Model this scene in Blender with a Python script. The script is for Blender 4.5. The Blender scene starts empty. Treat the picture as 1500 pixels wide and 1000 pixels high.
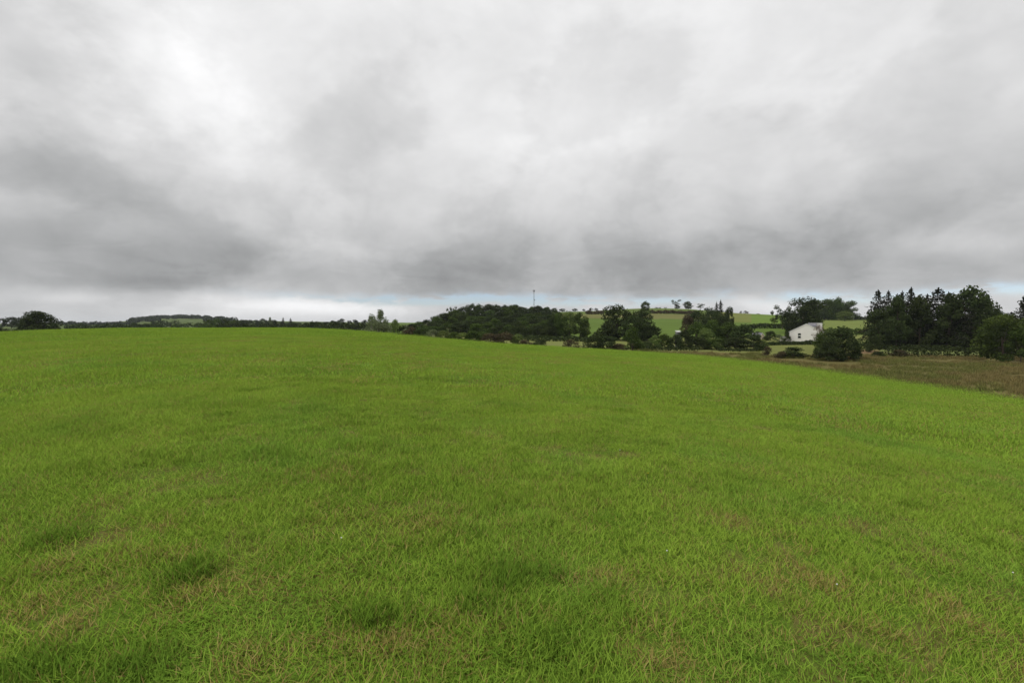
import bpy, math, random
import numpy as np

# ------------------------------------------------------------------ camera, world, sun, exposure
S = bpy.context.scene
COL = S.collection
F = 708.0                       # focal length in photograph pixels (1500 wide)
HOR = 478.0                     # eye level row
EYE = 1.65
PITCH = math.atan((500.0 - HOR) / F)

cam_d = bpy.data.cameras.new('camera')
cam_d.sensor_width = 36.0
cam_d.lens = 36.0 * F / 1500.0
cam_d.clip_start = 0.05
cam_d.clip_end = 20000.0
cam = bpy.data.objects.new('camera', cam_d)
COL.objects.link(cam)
cam.location = (0, 0, EYE)
cam.rotation_euler = (math.radians(90) - PITCH, 0, 0)
S.camera = cam

SUN_EL, SUN_AZ = 50.0, -105.0    # degrees; azimuth from +Y, positive to the right
sd = bpy.data.lights.new('sun', 'SUN')
sd.energy = 1.5
sd.angle = math.radians(40)
sd.color = (1.0, 0.96, 0.9)
sun = bpy.data.objects.new('sun', sd)
COL.objects.link(sun)
sun.rotation_euler = (math.radians(90 - SUN_EL), 0, math.radians(180 - SUN_AZ))

S.view_settings.view_transform = 'Standard'
S.view_settings.look = 'None'
S.view_settings.exposure = 0.0
S.view_settings.gamma = 1.0
S.view_settings.use_curve_mapping = False
S.cycles.max_bounces = 8
S.cycles.transparent_max_bounces = 4
S.cycles.use_denoising = True
S.cycles.denoiser = 'OPENIMAGEDENOISE'
S.cycles.denoising_input_passes = 'RGB_ALBEDO_NORMAL'
S.cycles.denoising_prefilter = 'ACCURATE'


class NT:
    """tiny helper that turns arithmetic into shader nodes"""
    def __init__(s, tree):
        s.t = tree
        s.n = tree.nodes
        s.l = tree.links

    def put(s, sock, v):
        if hasattr(v, 'is_output'):
            s.l.new(v, sock)
        else:
            sock.default_value = v

    def m(s, op, a, b=0.0, c=0.0, clamp=False):
        k = s.n.new('ShaderNodeMath')
        k.operation = op
        k.use_clamp = clamp
        s.put(k.inputs[0], a)
        s.put(k.inputs[1], b)
        s.put(k.inputs[2], c)
        return k.outputs[0]

    def vm(s, op, a, b=(0, 0, 0)):
        k = s.n.new('ShaderNodeVectorMath')
        k.operation = op
        s.put(k.inputs[0], a)
        s.put(k.inputs[1], b)
        return k.outputs[0]

    def noise(s, vec, scale, detail=4.0, rough=0.55, dist=0.0, color=False):
        k = s.n.new('ShaderNodeTexNoise')
        s.put(k.inputs['Vector'], vec)
        k.inputs['Scale'].default_value = scale
        k.inputs['Detail'].default_value = detail
        k.inputs['Roughness'].default_value = rough
        k.inputs['Distortion'].default_value = dist
        return k.outputs['Color'] if color else k.outputs['Fac']

    def mix(s, fac, a, b):
        k = s.n.new('ShaderNodeMix')
        k.data_type = 'RGBA'
        s.put(k.inputs[0], fac)
        s.put(k.inputs[6], a)
        s.put(k.inputs[7], b)
        return k.outputs[2]

    def ramp(s, fac, lo, hi):
        k = s.n.new('ShaderNodeMapRange')
        k.interpolation_type = 'SMOOTHSTEP'
        s.put(k.inputs[0], fac)
        k.inputs[1].default_value = lo
        k.inputs[2].default_value = hi
        return k.outputs[0]

    def attr(s, name, kind='GEOMETRY', out='Fac'):
        k = s.n.new('ShaderNodeAttribute')
        k.attribute_type = kind
        k.attribute_name = name
        return k.outputs[out]


def build_world():
    w = bpy.data.worlds.new('World')
    S.world = w
    w.use_nodes = True
    t = w.node_tree
    t.nodes.clear()
    N = NT(t)
    tc = t.nodes.new('ShaderNodeTexCoord')
    d = tc.outputs['Generated']
    sep = t.nodes.new('ShaderNodeSeparateXYZ')
    t.links.new(d, sep.inputs[0])
    x, y, z = sep.outputs
    az = N.m('ARCTAN2', x, y)
    el = N.m('ARCSINE', z)
    # cloud deck seen in perspective: features get flatter towards the horizon
    zz = N.m('ADD', N.m('ABSOLUTE', z), 0.22)
    comb = t.nodes.new('ShaderNodeCombineXYZ')
    t.links.new(N.m('DIVIDE', x, zz), comb.inputs[0])
    t.links.new(N.m('DIVIDE', y, zz), comb.inputs[1])
    deck = comb.outputs[0]
    squash = N.vm('MULTIPLY', d, (1.0, 1.0, 1.45))
    warp = N.vm('SUBTRACT', N.noise(squash, 4.6, 7, 0.6, color=True), (0.5, 0.5, 0.5))
    wv = t.nodes.new('ShaderNodeSeparateXYZ')
    t.links.new(warp, wv.inputs[0])
    lowfade = N.ramp(el, 0.0, 0.35)
    azw = N.m('ADD', az, N.m('MULTIPLY', wv.outputs[0], 0.30))
    elw = N.m('ADD', el, N.m('MULTIPLY', wv.outputs[1], N.m('ADD', N.m('MULTIPLY', lowfade, 0.22), 0.030)))

    def blob(px, py, rx, ry, rot, amp, a=azw, e=elw):
        u = (px - 750) / F
        a0 = math.atan(u)
        e0 = math.atan((HOR - py) / F * math.cos(a0))
        sa = rx / F * math.cos(a0) ** 2
        se = ry / F * math.cos(a0)
        da = N.m('SUBTRACT', a, a0)
        de = N.m('SUBTRACT', e, e0)
        c, s_ = math.cos(math.radians(rot)), math.sin(math.radians(rot))
        p = N.m('DIVIDE', N.m('ADD', N.m('MULTIPLY', da, c), N.m('MULTIPLY', de, s_)), sa)
        q = N.m('DIVIDE', N.m('SUBTRACT', N.m('MULTIPLY', de, c), N.m('MULTIPLY', da, s_)), se)
        g = N.m('EXPONENT', N.m('MULTIPLY', N.m('ADD', N.m('MULTIPLY', p, p), N.m('MULTIPLY', q, q)), -1.0))
        return N.m('MULTIPLY', g, amp)

    # overcast luminance: brighter overhead
    k = t.nodes.new('ShaderNodeFloatCurve')
    elc = N.m('ADD', el, N.m('MULTIPLY', wv.outputs[1], 0.05))
    t.links.new(N.m('DIVIDE', elc, 1.5708, clamp=True), k.inputs['Value'])
    cv = k.mapping.curves[0]
    pts = [(0.0, 0.52), (0.028, 0.51), (0.046, 0.385), (0.075, 0.385), (0.14, 0.51), (0.20, 0.58), (0.28, 0.63), (0.38, 0.66), (0.6, 0.95), (1.0, 1.3)]
    cv.points[0].location = pts[0]
    cv.points[1].location = pts[-1]
    for p in pts[1:-1]:
        cv.points.new(*p)
    k.mapping.update()
    lum = N.m('MULTIPLY', k.outputs[0], SKY_GAIN)
    n1 = N.noise(deck, 0.9, 7, 0.52, 0.2)
    n2 = N.noise(squash, 3.1, 8, 0.58, 0.1)
    n3 = N.noise(squash, 9.0, 6, 0.6, 0.2)
    n4 = N.noise(N.vm('ADD', squash, (3.1, 1.7, 0.4)), 3.0, 9, 0.55, 0.15)
    edge = N.ramp(n4, 0.46, 0.56)
    n5 = N.noise(N.vm('ADD', deck, (7.1, 2.7, 0.0)), 1.6, 8, 0.6, 0.5)
    edge2 = N.ramp(n5, 0.46, 0.60)
    n6 = N.noise(N.vm('ADD', squash, (1.3, 5.7, 2.2)), 5.5, 7, 0.55, 0.25)
    billow = N.m('ABSOLUTE', N.m('SUBTRACT', n6, 0.5))
    lum = N.m('ADD', lum, N.m('MULTIPLY', N.m('SUBTRACT', billow, 0.08), 0.32))
    lum = N.m('ADD', lum, N.m('MULTIPLY', N.m('SUBTRACT', edge, 0.5), 0.085))
    lum = N.m('ADD', lum, N.m('MULTIPLY', N.m('SUBTRACT', edge2, 0.5), 0.035))
    lum = N.m('ADD', lum, N.m('MULTIPLY', N.m('SUBTRACT', n1, 0.5), 0.12))
    lum = N.m('ADD', lum, N.m('MULTIPLY', N.m('SUBTRACT', n2, 0.5), 0.22))
    lum = N.m('ADD', lum, N.m('MULTIPLY', N.m('SUBTRACT', n3, 0.5), 0.12))
    for b in SKY_BLOBS:
        lum = N.m('ADD', lum, blob(*b))
    lum = N.m('MAXIMUM', lum, 0.2)
    # greys lean slightly cool when dark, neutral when bright
    tint = N.mix(N.ramp(lum, 0.3, 0.75), (0.985, 1.0, 1.01, 1), (1.0, 1.0, 1.005, 1))
    ccol = N.vm('SCALE', tint)
    ccol.node.inputs[3].default_value = 1.0
    t.links.new(lum, ccol.node.inputs[3])
    # gaps low over the hills where the blue shows through
    gap = None
    for b in SKY_GAPS:
        g = blob(*b)
        gap = g if gap is None else N.m('ADD', gap, g)
    gap = N.m('MULTIPLY', gap, N.ramp(N.noise(deck, 2.6, 5, 0.6), 0.36, 0.56), clamp=True)

    sky = t.nodes.new('ShaderNodeTexSky')
    sky.sky_type = 'NISHITA'
    sky.sun_disc = False
    sky.sun_elevation = math.radians(SUN_EL)
    sky.sun_rotation = math.radians(SUN_AZ)
    sky.air_density = 1.0
    sky.dust_density = 0.2
    sky.ozone_density = 3.0
    b1 = t.nodes.new('ShaderNodeBackground')
    b1.inputs['Strength'].default_value = 0.105
    t.links.new(N.vm('MULTIPLY', sky.outputs[0], (1.0, 0.97, 1.1)), b1.inputs['Color'])
    b2 = t.nodes.new('ShaderNodeBackground')
    b2.inputs['Strength'].default_value = 1.0
    t.links.new(ccol, b2.inputs['Color'])
    mx = t.nodes.new('ShaderNodeMixShader')
    t.links.new(gap, mx.inputs[0])
    t.links.new(b2.outputs[0], mx.inputs[1])
    t.links.new(b1.outputs[0], mx.inputs[2])
    out = t.nodes.new('ShaderNodeOutputWorld')
    t.links.new(mx.outputs[0], out.inputs['Surface'])


SKY_GAIN = 1.22
SKY_BLOBS = [
    (250, 95, 170, 70, -24, 0.17), (330, 200, 150, 60, -30, 0.15), (800, 190, 120, 80, 0, 0.06), (40, 90, 60, 60, 0, 0.02),
    (950, 150, 110, 60, 20, 0.05), (450, 449, 110, 13, 0, 0.32), (115, 440, 70, 9, 0, 0.14), (60, 40, 90, 45, -20, -0.10), (110, 130, 50, 60, 20, -0.05),
    (20, 290, 80, 26, -15, 0.10), (1110, 447, 70, 12, 0, 0.14), (1440, 357, 130, 22, 0, 0.10), (340, 310, 40, 26, -40, 0.06),
    (1490, 110, 60, 60, 0, 0.06), (420, 345, 110, 20, -10, 0.06), (500, 365, 60, 14, 0, 0.05),
    (60, 240, 150, 45, -16, -0.10), (230, 305, 130, 32, -20, -0.10), (250, 415, 150, 26, 0, -0.06),
    (400, 385, 150, 26, 0, -0.05), (660, 398, 120, 20, 0, -0.08), (880, 375, 170, 26, 6, -0.03),
    (1150, 345, 240, 46, 8, -0.08), (1250, 402, 160, 20, 0, -0.06), (1330, 250, 180, 60, 10, 0.04),
    (1020, 410, 120, 14, 0, -0.02), (30, 415, 60, 20, 0, 0.04), (520, 170, 60, 90, 30, -0.04),
]
SKY_GAPS = [
    (600, 441, 130, 6, -1, 1.8), (860, 441, 190, 7.5, 0, 1.4), (1185, 429, 60, 7, 0, 1.4), (1300, 431, 90, 7, 0, 1.0), (1470, 424, 110, 9, 0, 1.3),
]
build_world()

# ------------------------------------------------------------------ numpy helpers
rng = np.random.default_rng(11)
_tab = np.random.default_rng(5).random((256, 256)).astype(np.float64)


def vnoise(x, y):
    xi = np.floor(x).astype(np.int64)
    yi = np.floor(y).astype(np.int64)
    fx = x - xi
    fy = y - yi
    fx = fx * fx * (3 - 2 * fx)
    fy = fy * fy * (3 - 2 * fy)
    a = _tab[xi & 255, yi & 255]
    b = _tab[(xi + 1) & 255, yi & 255]
    c = _tab[xi & 255, (yi + 1) & 255]
    e = _tab[(xi + 1) & 255, (yi + 1) & 255]
    return (a * (1 - fx) + b * fx) * (1 - fy) + (c * (1 - fx) + e * fx) * fy


def fbm(x, y, o=4):
    r = 0.0
    a = 0.5
    for i in range(o):
        r = r + a * vnoise(x + 17.3 * i, y - 9.1 * i)
        x = x * 2.03
        y = y * 2.03
        a *= 0.5
    return r / (1 - 0.5 ** o)


def sstep(a, b, x):
    t = np.clip((x - a) / (b - a), 0, 1)
    return t * t * (3 - 2 * t)


def gsmooth(a, s, axis):
    n = int(3 * s) + 1
    kx = np.arange(-n, n + 1)
    k = np.exp(-0.5 * (kx / s) ** 2)
    k /= k.sum()
    pad = [(0, 0)] * a.ndim
    pad[axis] = (n, n)
    ap = np.pad(a, pad, mode='edge')
    return np.apply_along_axis(lambda v: np.convolve(v, k, 'valid'), axis, ap)


# ------------------------------------------------------------------ terrain as a function of position
CREST = np.array([  # column, row of the field's skyline, distance of the brow
    (-400, 494, 70), (0, 487, 76), (100, 483, 80), (200, 480.3, 84), (430, 480.3, 88), (520, 486, 90), (600, 494, 92), (700, 502.5, 94),
    (800, 508.5, 94), (900, 514, 92), (1000, 521, 88), (1100, 532, 80), (1200, 547, 70), (1300, 562.5, 60), (1400, 577.5, 52),
    (1500, 592, 46), (1900, 650, 36)], float)
_cp = np.linspace(-400, 1900, 461)
_cy = gsmooth(np.interp(_cp, CREST[:, 0], CREST[:, 1]), 5, 0)
_cd = gsmooth(np.interp(_cp, CREST[:, 0], CREST[:, 2]), 8, 0)

V_Y = [60, 100, 140, 190, 250, 350, 500, 700, 1000, 1600, 2500, 4200]
V_Z = {
    -400: [-2, -2, -3, -3, -3, -2, 0, 2, 4, 8, 16, 26],
    150: [-2, -2, -3, -3, -3, -2, 0, 2, 4, 10, 16, 26],
    220: [-2, -2, -3, -3, -3, -2, 0, 2, 6, 30, 30, 30],
    280: [-2, -2, -3, -3, -3, -2, 0, 2, 7, 33, 32, 30],
    330: [-2, -2, -3, -3, -3, -2, 0, 2, 6, 24, 26, 28],
    450: [-2, -2, -3, -3, -3, -2, 0, 3, 6, 18, 20, 26],
    520: [-3, -3, -3.5, -3, -3, -2, 0, 3, 6, 16, 20, 26],
    600: [-4, -4, -4, -3.5, -3, -1, 3, 5, 6, 14, 18, 24],
    640: [-4, -4, -4, -3.5, -2.5, 3, 8, 9, 9, 14, 18, 24],
    700: [-5, -5, -5, -4, -3.5, 6, 14, 16, 16, 18, 20, 24],
    780: [-5.5, -5.5, -5.5, -4.8, -4, 6, 15, 22, 24, 24, 24, 24],
    860: [-6, -6, -6, -5, -3.5, 5, 14, 24, 26, 26, 26, 26],
    900: [-6.5, -6.5, -6.3, -5.2, -3.5, 5, 14, 27, 28, 26, 26, 26],
    960: [-6.8, -6.8, -6.6, -5.5, -3.5, 4, 14, 29.5, 30, 26, 26, 26],
    1020: [-6.8, -6.8, -6.8, -5.5, -3.5, 4, 13, 27, 28, 26, 26, 26],
    1070: [-7, -7, -7, -5.5, -3.2, 3, 10, 22, 24, 24, 26, 26],
    1130: [-7, -7, -7, -5, -2.6, 3, 10, 19.5, 21, 22, 24, 26],
    1200: [-7.2, -7.2, -7, -4.2, -2, 3, 9.5, 14.5, 16, 20, 24, 26],
    1270: [-7.6, -7.4, -7, -4.4, -2, 3, 9, 11.5, 14, 18, 22, 26],
    1350: [-8, -7.8, -7.2, -4.5, -2, 2, 7, 10, 12, 16, 22, 26],
    1500: [-8.2, -8, -7.5, -5, -2.5, 1, 5, 8, 10, 16, 22, 26],
    1900: [-8.2, -8, -7.5, -5, -2.5, 1, 5, 8, 10, 16, 22, 26],
}
_vp = np.linspace(-400, 1900, 231)
_vl = np.linspace(math.log(60), math.log(4200), 140)
_rows = np.array([np.interp(_vl, np.log(V_Y), V_Z[k]) for k in V_Z])
_keys = np.array(list(V_Z), float)
_vt = np.array([np.interp(_vp, _keys, _rows[:, j]) for j in range(len(_vl))]).T     # [px, logY]
_vt = gsmooth(gsmooth(_vt, 1.6, 0), 2.2, 1)


def valley(px, Y):
    a = np.clip((px + 400) / 10.0, 0, 229.999)
    b = np.clip((np.log(np.maximum(Y, 60)) - _vl[0]) / (_vl[1] - _vl[0]), 0, 138.999)
    i = a.astype(int)
    j = b.astype(int)
    fa = a - i
    fb = b - j
    return (_vt[i, j] * (1 - fa) + _vt[i + 1, j] * fa) * (1 - fb) + (_vt[i, j + 1] * (1 - fa) + _vt[i + 1, j + 1] * fa) * fb


def terrain(x, y, rough=True):
    """returns z, column, depth, distance of the field's edge"""
    x = np.asarray(x, float)
    y = np.asarray(y, float)
    r = np.hypot(x, y)
    az = np.arctan2(x, y)
    lim = math.radians(56)
    azc = np.clip(az, -lim, lim)
    px = 750 + F * np.tan(azc)
    Y = r * np.cos(azc)
    cy = np.interp(px, _cp, _cy)
    D = np.interp(px, _cp, _cd)
    s = (HOR - cy) / F
    k = Y / D
    zf = s * Y + EYE * (2 * k - k * k)
    kk = sstep(1.12, 1.75, k)
    zf = np.where(k > 1.75, s * Y + EYE * (2 * 1.75 - 1.75 ** 2), zf)
    z = zf * (1 - kk) + valley(px, Y) * kk
    # behind and beside the photographer the same hillside goes on
    zb = 30 * np.tanh((-0.052 * x - 0.01 * y) / 30)
    b = sstep(lim, math.radians(100), np.abs(az))
    z = z * (1 - b) + zb * b
    if rough:
        z = z + (fbm(x * 0.5, y * 0.5, 3) - 0.5) * 0.07 * sstep(1, 3, r) + (fbm(x * 0.07 + 9, y * 0.07, 2) - 0.5) * 0.18 * sstep(5, 20, r) * (1 - 0.6 * sstep(40, 60, r))
        z = z + (fbm(x * 0.02, y * 0.02 + 3, 3) - 0.5) * 2.0 * sstep(250, 700, r)
    return z, px, Y, D


def gz(x, y):
    return float(terrain(np.array([x]), np.array([y]))[0][0])


def ray(px, py):
    a = (px - 750) / F
    b = (500 - py) / F
    return np.array([a, math.cos(PITCH) + b * math.sin(PITCH), -math.sin(PITCH) + b * math.cos(PITCH)])


def at(px, py, Y):
    d = ray(px, py)
    t = Y / d[1]
    return np.array([d[0] * t, Y, EYE + d[2] * t])


def hit(px, py):
    """where the line of sight meets the field"""
    d = ray(px, py)
    t = np.linspace(1.5, 140, 6000)
    zz = terrain(d[0] * t, d[1] * t)[0]
    below = np.nonzero(EYE + d[2] * t < zz)[0]
    i = below[0] if len(below) else len(t) - 1
    return d[0] * t[i], d[1] * t[i]


# ------------------------------------------------------------------ object helpers
def tag(o, label=None, cat=None, group=None, kind=None):
    if label:
        o['label'] = label
    if cat:
        o['category'] = cat
    if group:
        o['group'] = group
    if kind:
        o['kind'] = kind
    return o


def link(o, parent=None):
    COL.objects.link(o)
    if parent is not None:
        o.parent = parent
    return o


def empty(name, loc):
    o = bpy.data.objects.new(name, None)
    o.empty_display_size = 0.5
    link(o)
    o.location = loc
    return o


def mesh_np(name, verts, faces, mat, attrs=None, smooth=False):
    """faces: (n,k) int array"""
    me = bpy.data.meshes.new(name)
    verts = np.asarray(verts, np.float32)
    faces = np.asarray(faces, np.int32)
    k = faces.shape[1]
    me.vertices.add(len(verts))
    me.vertices.foreach_set('co', verts.ravel())
    me.loops.add(faces.size)
    me.loops.foreach_set('vertex_index', faces.ravel())
    me.polygons.add(len(faces))
    me.polygons.foreach_set('loop_start', np.arange(0, faces.size, k, dtype=np.int32))
    me.polygons.foreach_set('loop_total', np.full(len(faces), k, np.int32))
    if smooth:
        me.polygons.foreach_set('use_smooth', np.ones(len(faces), bool))
    for an, arr in (attrs or {}).items():
        arr = np.asarray(arr, np.float32)
        if arr.ndim == 1:
            me.attributes.new(an, 'FLOAT', 'POINT').data.foreach_set('value', arr)
        else:
            me.attributes.new(an, 'FLOAT_COLOR', 'POINT').data.foreach_set('color', np.c_[arr, np.ones(len(arr))].astype(np.float32).ravel())
    me.materials.append(mat)
    me.update(calc_edges=True)
    me.validate()
    return me


class MB:
    """collects boxes, tubes and polygons into one mesh"""
    def __init__(s):
        s.v = []
        s.f = []

    def poly(s, pts):
        b = len(s.v)
        s.v += [tuple(p) for p in pts]
        s.f.append(tuple(range(b, b + len(pts))))

    def box(s, x0, x1, y0, y1, z0, z1):
        b = len(s.v)
        s.v += [(x, y, z) for z in (z0, z1) for y in (y0, y1) for x in (x0, x1)]
        s.f += [tuple(b + i for i in q) for q in ((0, 2, 3, 1), (4, 5, 7, 6), (0, 1, 5, 4), (2, 6, 7, 3), (0, 4, 6, 2), (1, 3, 7, 5))]

    def tube(s, pts, rad, n=6, cap=True):
        pts = [np.array(p, float) for p in pts]
        if not hasattr(rad, '__len__'):
            rad = [rad] * len(pts)
        b = len(s.v)
        for i, p in enumerate(pts):
            d = pts[min(i + 1, len(pts) - 1)] - pts[max(i - 1, 0)]
            d /= np.linalg.norm(d) + 1e-9
            a = np.cross(d, (0, 0, 1) if abs(d[2]) < 0.9 else (1, 0, 0))
            a /= np.linalg.norm(a)
            c = np.cross(d, a)
            for k in range(n):
                q = 2 * math.pi * k / n
                s.v.append(tuple(p + rad[i] * (a * math.cos(q) + c * math.sin(q))))
        for i in range(len(pts) - 1):
            for k in range(n):
                s.f.append((b + i * n + k, b + i * n + (k + 1) % n, b + (i + 1) * n + (k + 1) % n, b + (i + 1) * n + k))
        if cap:
            s.f.append(tuple(b + (len(pts) - 1) * n + k for k in range(n)))

    def mesh(s, name, mat, smooth=False):
        me = bpy.data.meshes.new(name)
        me.from_pydata(s.v, [], s.f)
        me.materials.append(mat)
        if smooth:
            me.polygons.foreach_set('use_smooth', np.ones(len(me.polygons), bool))
        me.update()
        return me

    def obj(s, name, mat, parent=None, smooth=False):
        return link(bpy.data.objects.new(name, s.mesh(name, mat, smooth)), parent)


# ------------------------------------------------------------------ materials
def new_mat(name):
    m = bpy.data.materials.new(name)
    m.use_nodes = True
    m.node_tree.nodes.clear()
    N = NT(m.node_tree)
    out = m.node_tree.nodes.new('ShaderNodeOutputMaterial')
    return m, N, out


def principled(N, out, col, rough=0.9, spec=0.2):
    b = N.n.new('ShaderNodeBsdfPrincipled')
    N.put(b.inputs['Base Color'], col)
    N.put(b.inputs['Roughness'], rough)
    b.inputs['Specular IOR Level'].default_value = spec
    N.l.new(b.outputs[0], out.inputs['Surface'])
    return b


def plain(name, col, rough=0.85, spec=0.25, var=0.15, scale=2.0):
    m, N, out = new_mat(name)
    tc = N.n.new('ShaderNodeTexCoord')
    n = N.noise(tc.outputs['Object'], scale, 5, 0.6)
    c0 = tuple(c * (1 - var) for c in col) + (1,)
    c1 = tuple(min(1, c * (1 + var)) for c in col) + (1,)
    principled(N, out, N.mix(n, c0, c1), rough, spec)
    return m


def leafy(name, dark, light, trans=0.3, attr='leaf', rand=0.35):
    """foliage: colour differs from leaf to leaf and from plant to plant"""
    m, N, out = new_mat(name)
    oi = N.n.new('ShaderNodeObjectInfo')
    f = N.m('ADD', N.m('MULTIPLY', N.attr(attr), 1 - rand), N.m('MULTIPLY', oi.outputs['Random'], rand), clamp=True)
    c = N.mix(f, dark + (1,), light + (1,))
    hs = N.n.new('ShaderNodeHueSaturation')
    N.put(hs.inputs['Hue'], N.m('ADD', 0.49, N.m('MULTIPLY', oi.outputs['Random'], 0.025)))
    N.put(hs.inputs['Color'], c)
    c = hs.outputs[0]
    d = N.n.new('ShaderNodeBsdfDiffuse')
    N.put(d.inputs[0], c)
    tr = N.n.new('ShaderNodeBsdfTranslucent')
    N.put(tr.inputs[0], c)
    mx = N.n.new('ShaderNodeMixShader')
    mx.inputs[0].default_value = trans
    N.l.new(d.outputs[0], mx.inputs[1])
    N.l.new(tr.outputs[0], mx.inputs[2])
    N.l.new(mx.outputs[0], out.inputs['Surface'])
    return m


def grass_mat():
    m, N, out = new_mat('pasture_grass')
    geo = N.n.new('ShaderNodeNewGeometry')
    P = geo.outputs['Position']
    big = N.ramp(N.noise(P, 0.11, 4, 0.6), 0.25, 0.75)
    mid = N.ramp(N.noise(P, 0.9, 4, 0.6), 0.3, 0.7)
    bv = N.attr('blade')
    tone = N.attr('tone', 'INSTANCER')
    dry = N.attr('dry', 'INSTANCER')
    f = N.m('ADD', N.m('MULTIPLY', bv, 0.5), N.m('ADD', N.m('MULTIPLY', big, 0.25), N.m('MULTIPLY', mid, 0.25)))
    c = N.mix(f, GRASS_D + (1,), GRASS_L + (1,))
    c = N.mix(N.m('MULTIPLY', N.ramp(N.noise(P, 0.45, 3, 0.6), 0.45, 0.72), 0.55), c, (0.135, 0.285, 0.040, 1))
    c = N.mix(N.m('MULTIPLY', tone, 0.85, clamp=True), c, GRASS_RANK + (1,))
    isdry = N.m('LESS_THAN', N.attr('pick'), N.m('ADD', N.m('MULTIPLY', dry, 0.75), 0.05))
    c = N.mix(isdry, c, N.mix(bv, (0.22, 0.170, 0.042, 1), (0.37, 0.31, 0.105, 1)))
    # shading normals tilted upwards to brighten the blades with more sky light
    up = N.vm('NORMALIZE', N.vm('ADD', N.vm('MULTIPLY', geo.outputs['Normal'], (0.5, 0.5, 0.5)), (0, 0, 1)))
    d = N.n.new('ShaderNodeBsdfDiffuse')
    N.put(d.inputs[0], c)
    N.put(d.inputs['Normal'], up)
    tr = N.n.new('ShaderNodeBsdfTranslucent')
    N.put(tr.inputs[0], c)
    mx = N.n.new('ShaderNodeMixShader')
    mx.inputs[0].default_value = 0.25
    N.l.new(d.outputs[0], mx.inputs[1])
    N.l.new(tr.outputs[0], mx.inputs[2])
    N.l.new(mx.outputs[0], out.inputs['Surface'])
    return m


GRASS_D, GRASS_L, GRASS_RANK = (0.165, 0.278, 0.028), (0.312, 0.438, 0.056), (0.085, 0.17, 0.018)


def ground_mat(name, fine=3.0, bump=0.3):
    """earth and sward under the blades; the base colour of each field is stored on the mesh"""
    m, N, out = new_mat(name)
    geo = N.n.new('ShaderNodeNewGeometry')
    P = geo.outputs['Position']
    base = N.attr('fieldcol', out='Color')
    n1 = N.noise(P, fine, 6, 0.65)
    n2 = N.noise(P, fine * 0.05, 5, 0.6)
    k = N.m('ADD', N.m('ADD', 0.5, N.m('MULTIPLY', n1, 0.5)), N.m('MULTIPLY', n2, 0.5))
    c = N.vm('SCALE', base)
    N.put(c.node.inputs[3], k)
    b = principled(N, out, c, 0.95, 0.05)
    bm = N.n.new('ShaderNodeBump')
    bm.inputs['Strength'].default_value = bump
    bm.inputs['Distance'].default_value = 0.08
    N.l.new(n1, bm.inputs['Height'])
    N.l.new(bm.outputs[0], b.inputs['Normal'])
    return m


def rush_mat():
    m, N, out = new_mat('rush_stems')
    bv = N.attr('blade')
    tone = N.attr('tone', 'INSTANCER')
    c = N.mix(bv, N.mix(tone, (0.125, 0.100, 0.036, 1), (0.085, 0.095, 0.026, 1)), N.mix(tone, (0.255, 0.205, 0.082, 1), (0.20, 0.21, 0.060, 1)))
    geo = N.n.new('ShaderNodeNewGeometry')
    up = N.vm('NORMALIZE', N.vm('ADD', N.vm('MULTIPLY', geo.outputs['Normal'], (0.8, 0.8, 0.8)), (0, 0, 1)))
    d = N.n.new('ShaderNodeBsdfDiffuse')
    N.put(d.inputs[0], c)
    N.put(d.inputs['Normal'], up)
    tr = N.n.new('ShaderNodeBsdfTranslucent')
    N.put(tr.inputs[0], c)
    mx = N.n.new('ShaderNodeMixShader')
    mx.inputs[0].default_value = 0.25
    N.l.new(d.outputs[0], mx.inputs[1])
    N.l.new(tr.outputs[0], mx.inputs[2])
    N.l.new(mx.outputs[0], out.inputs['Surface'])
    return m


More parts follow.
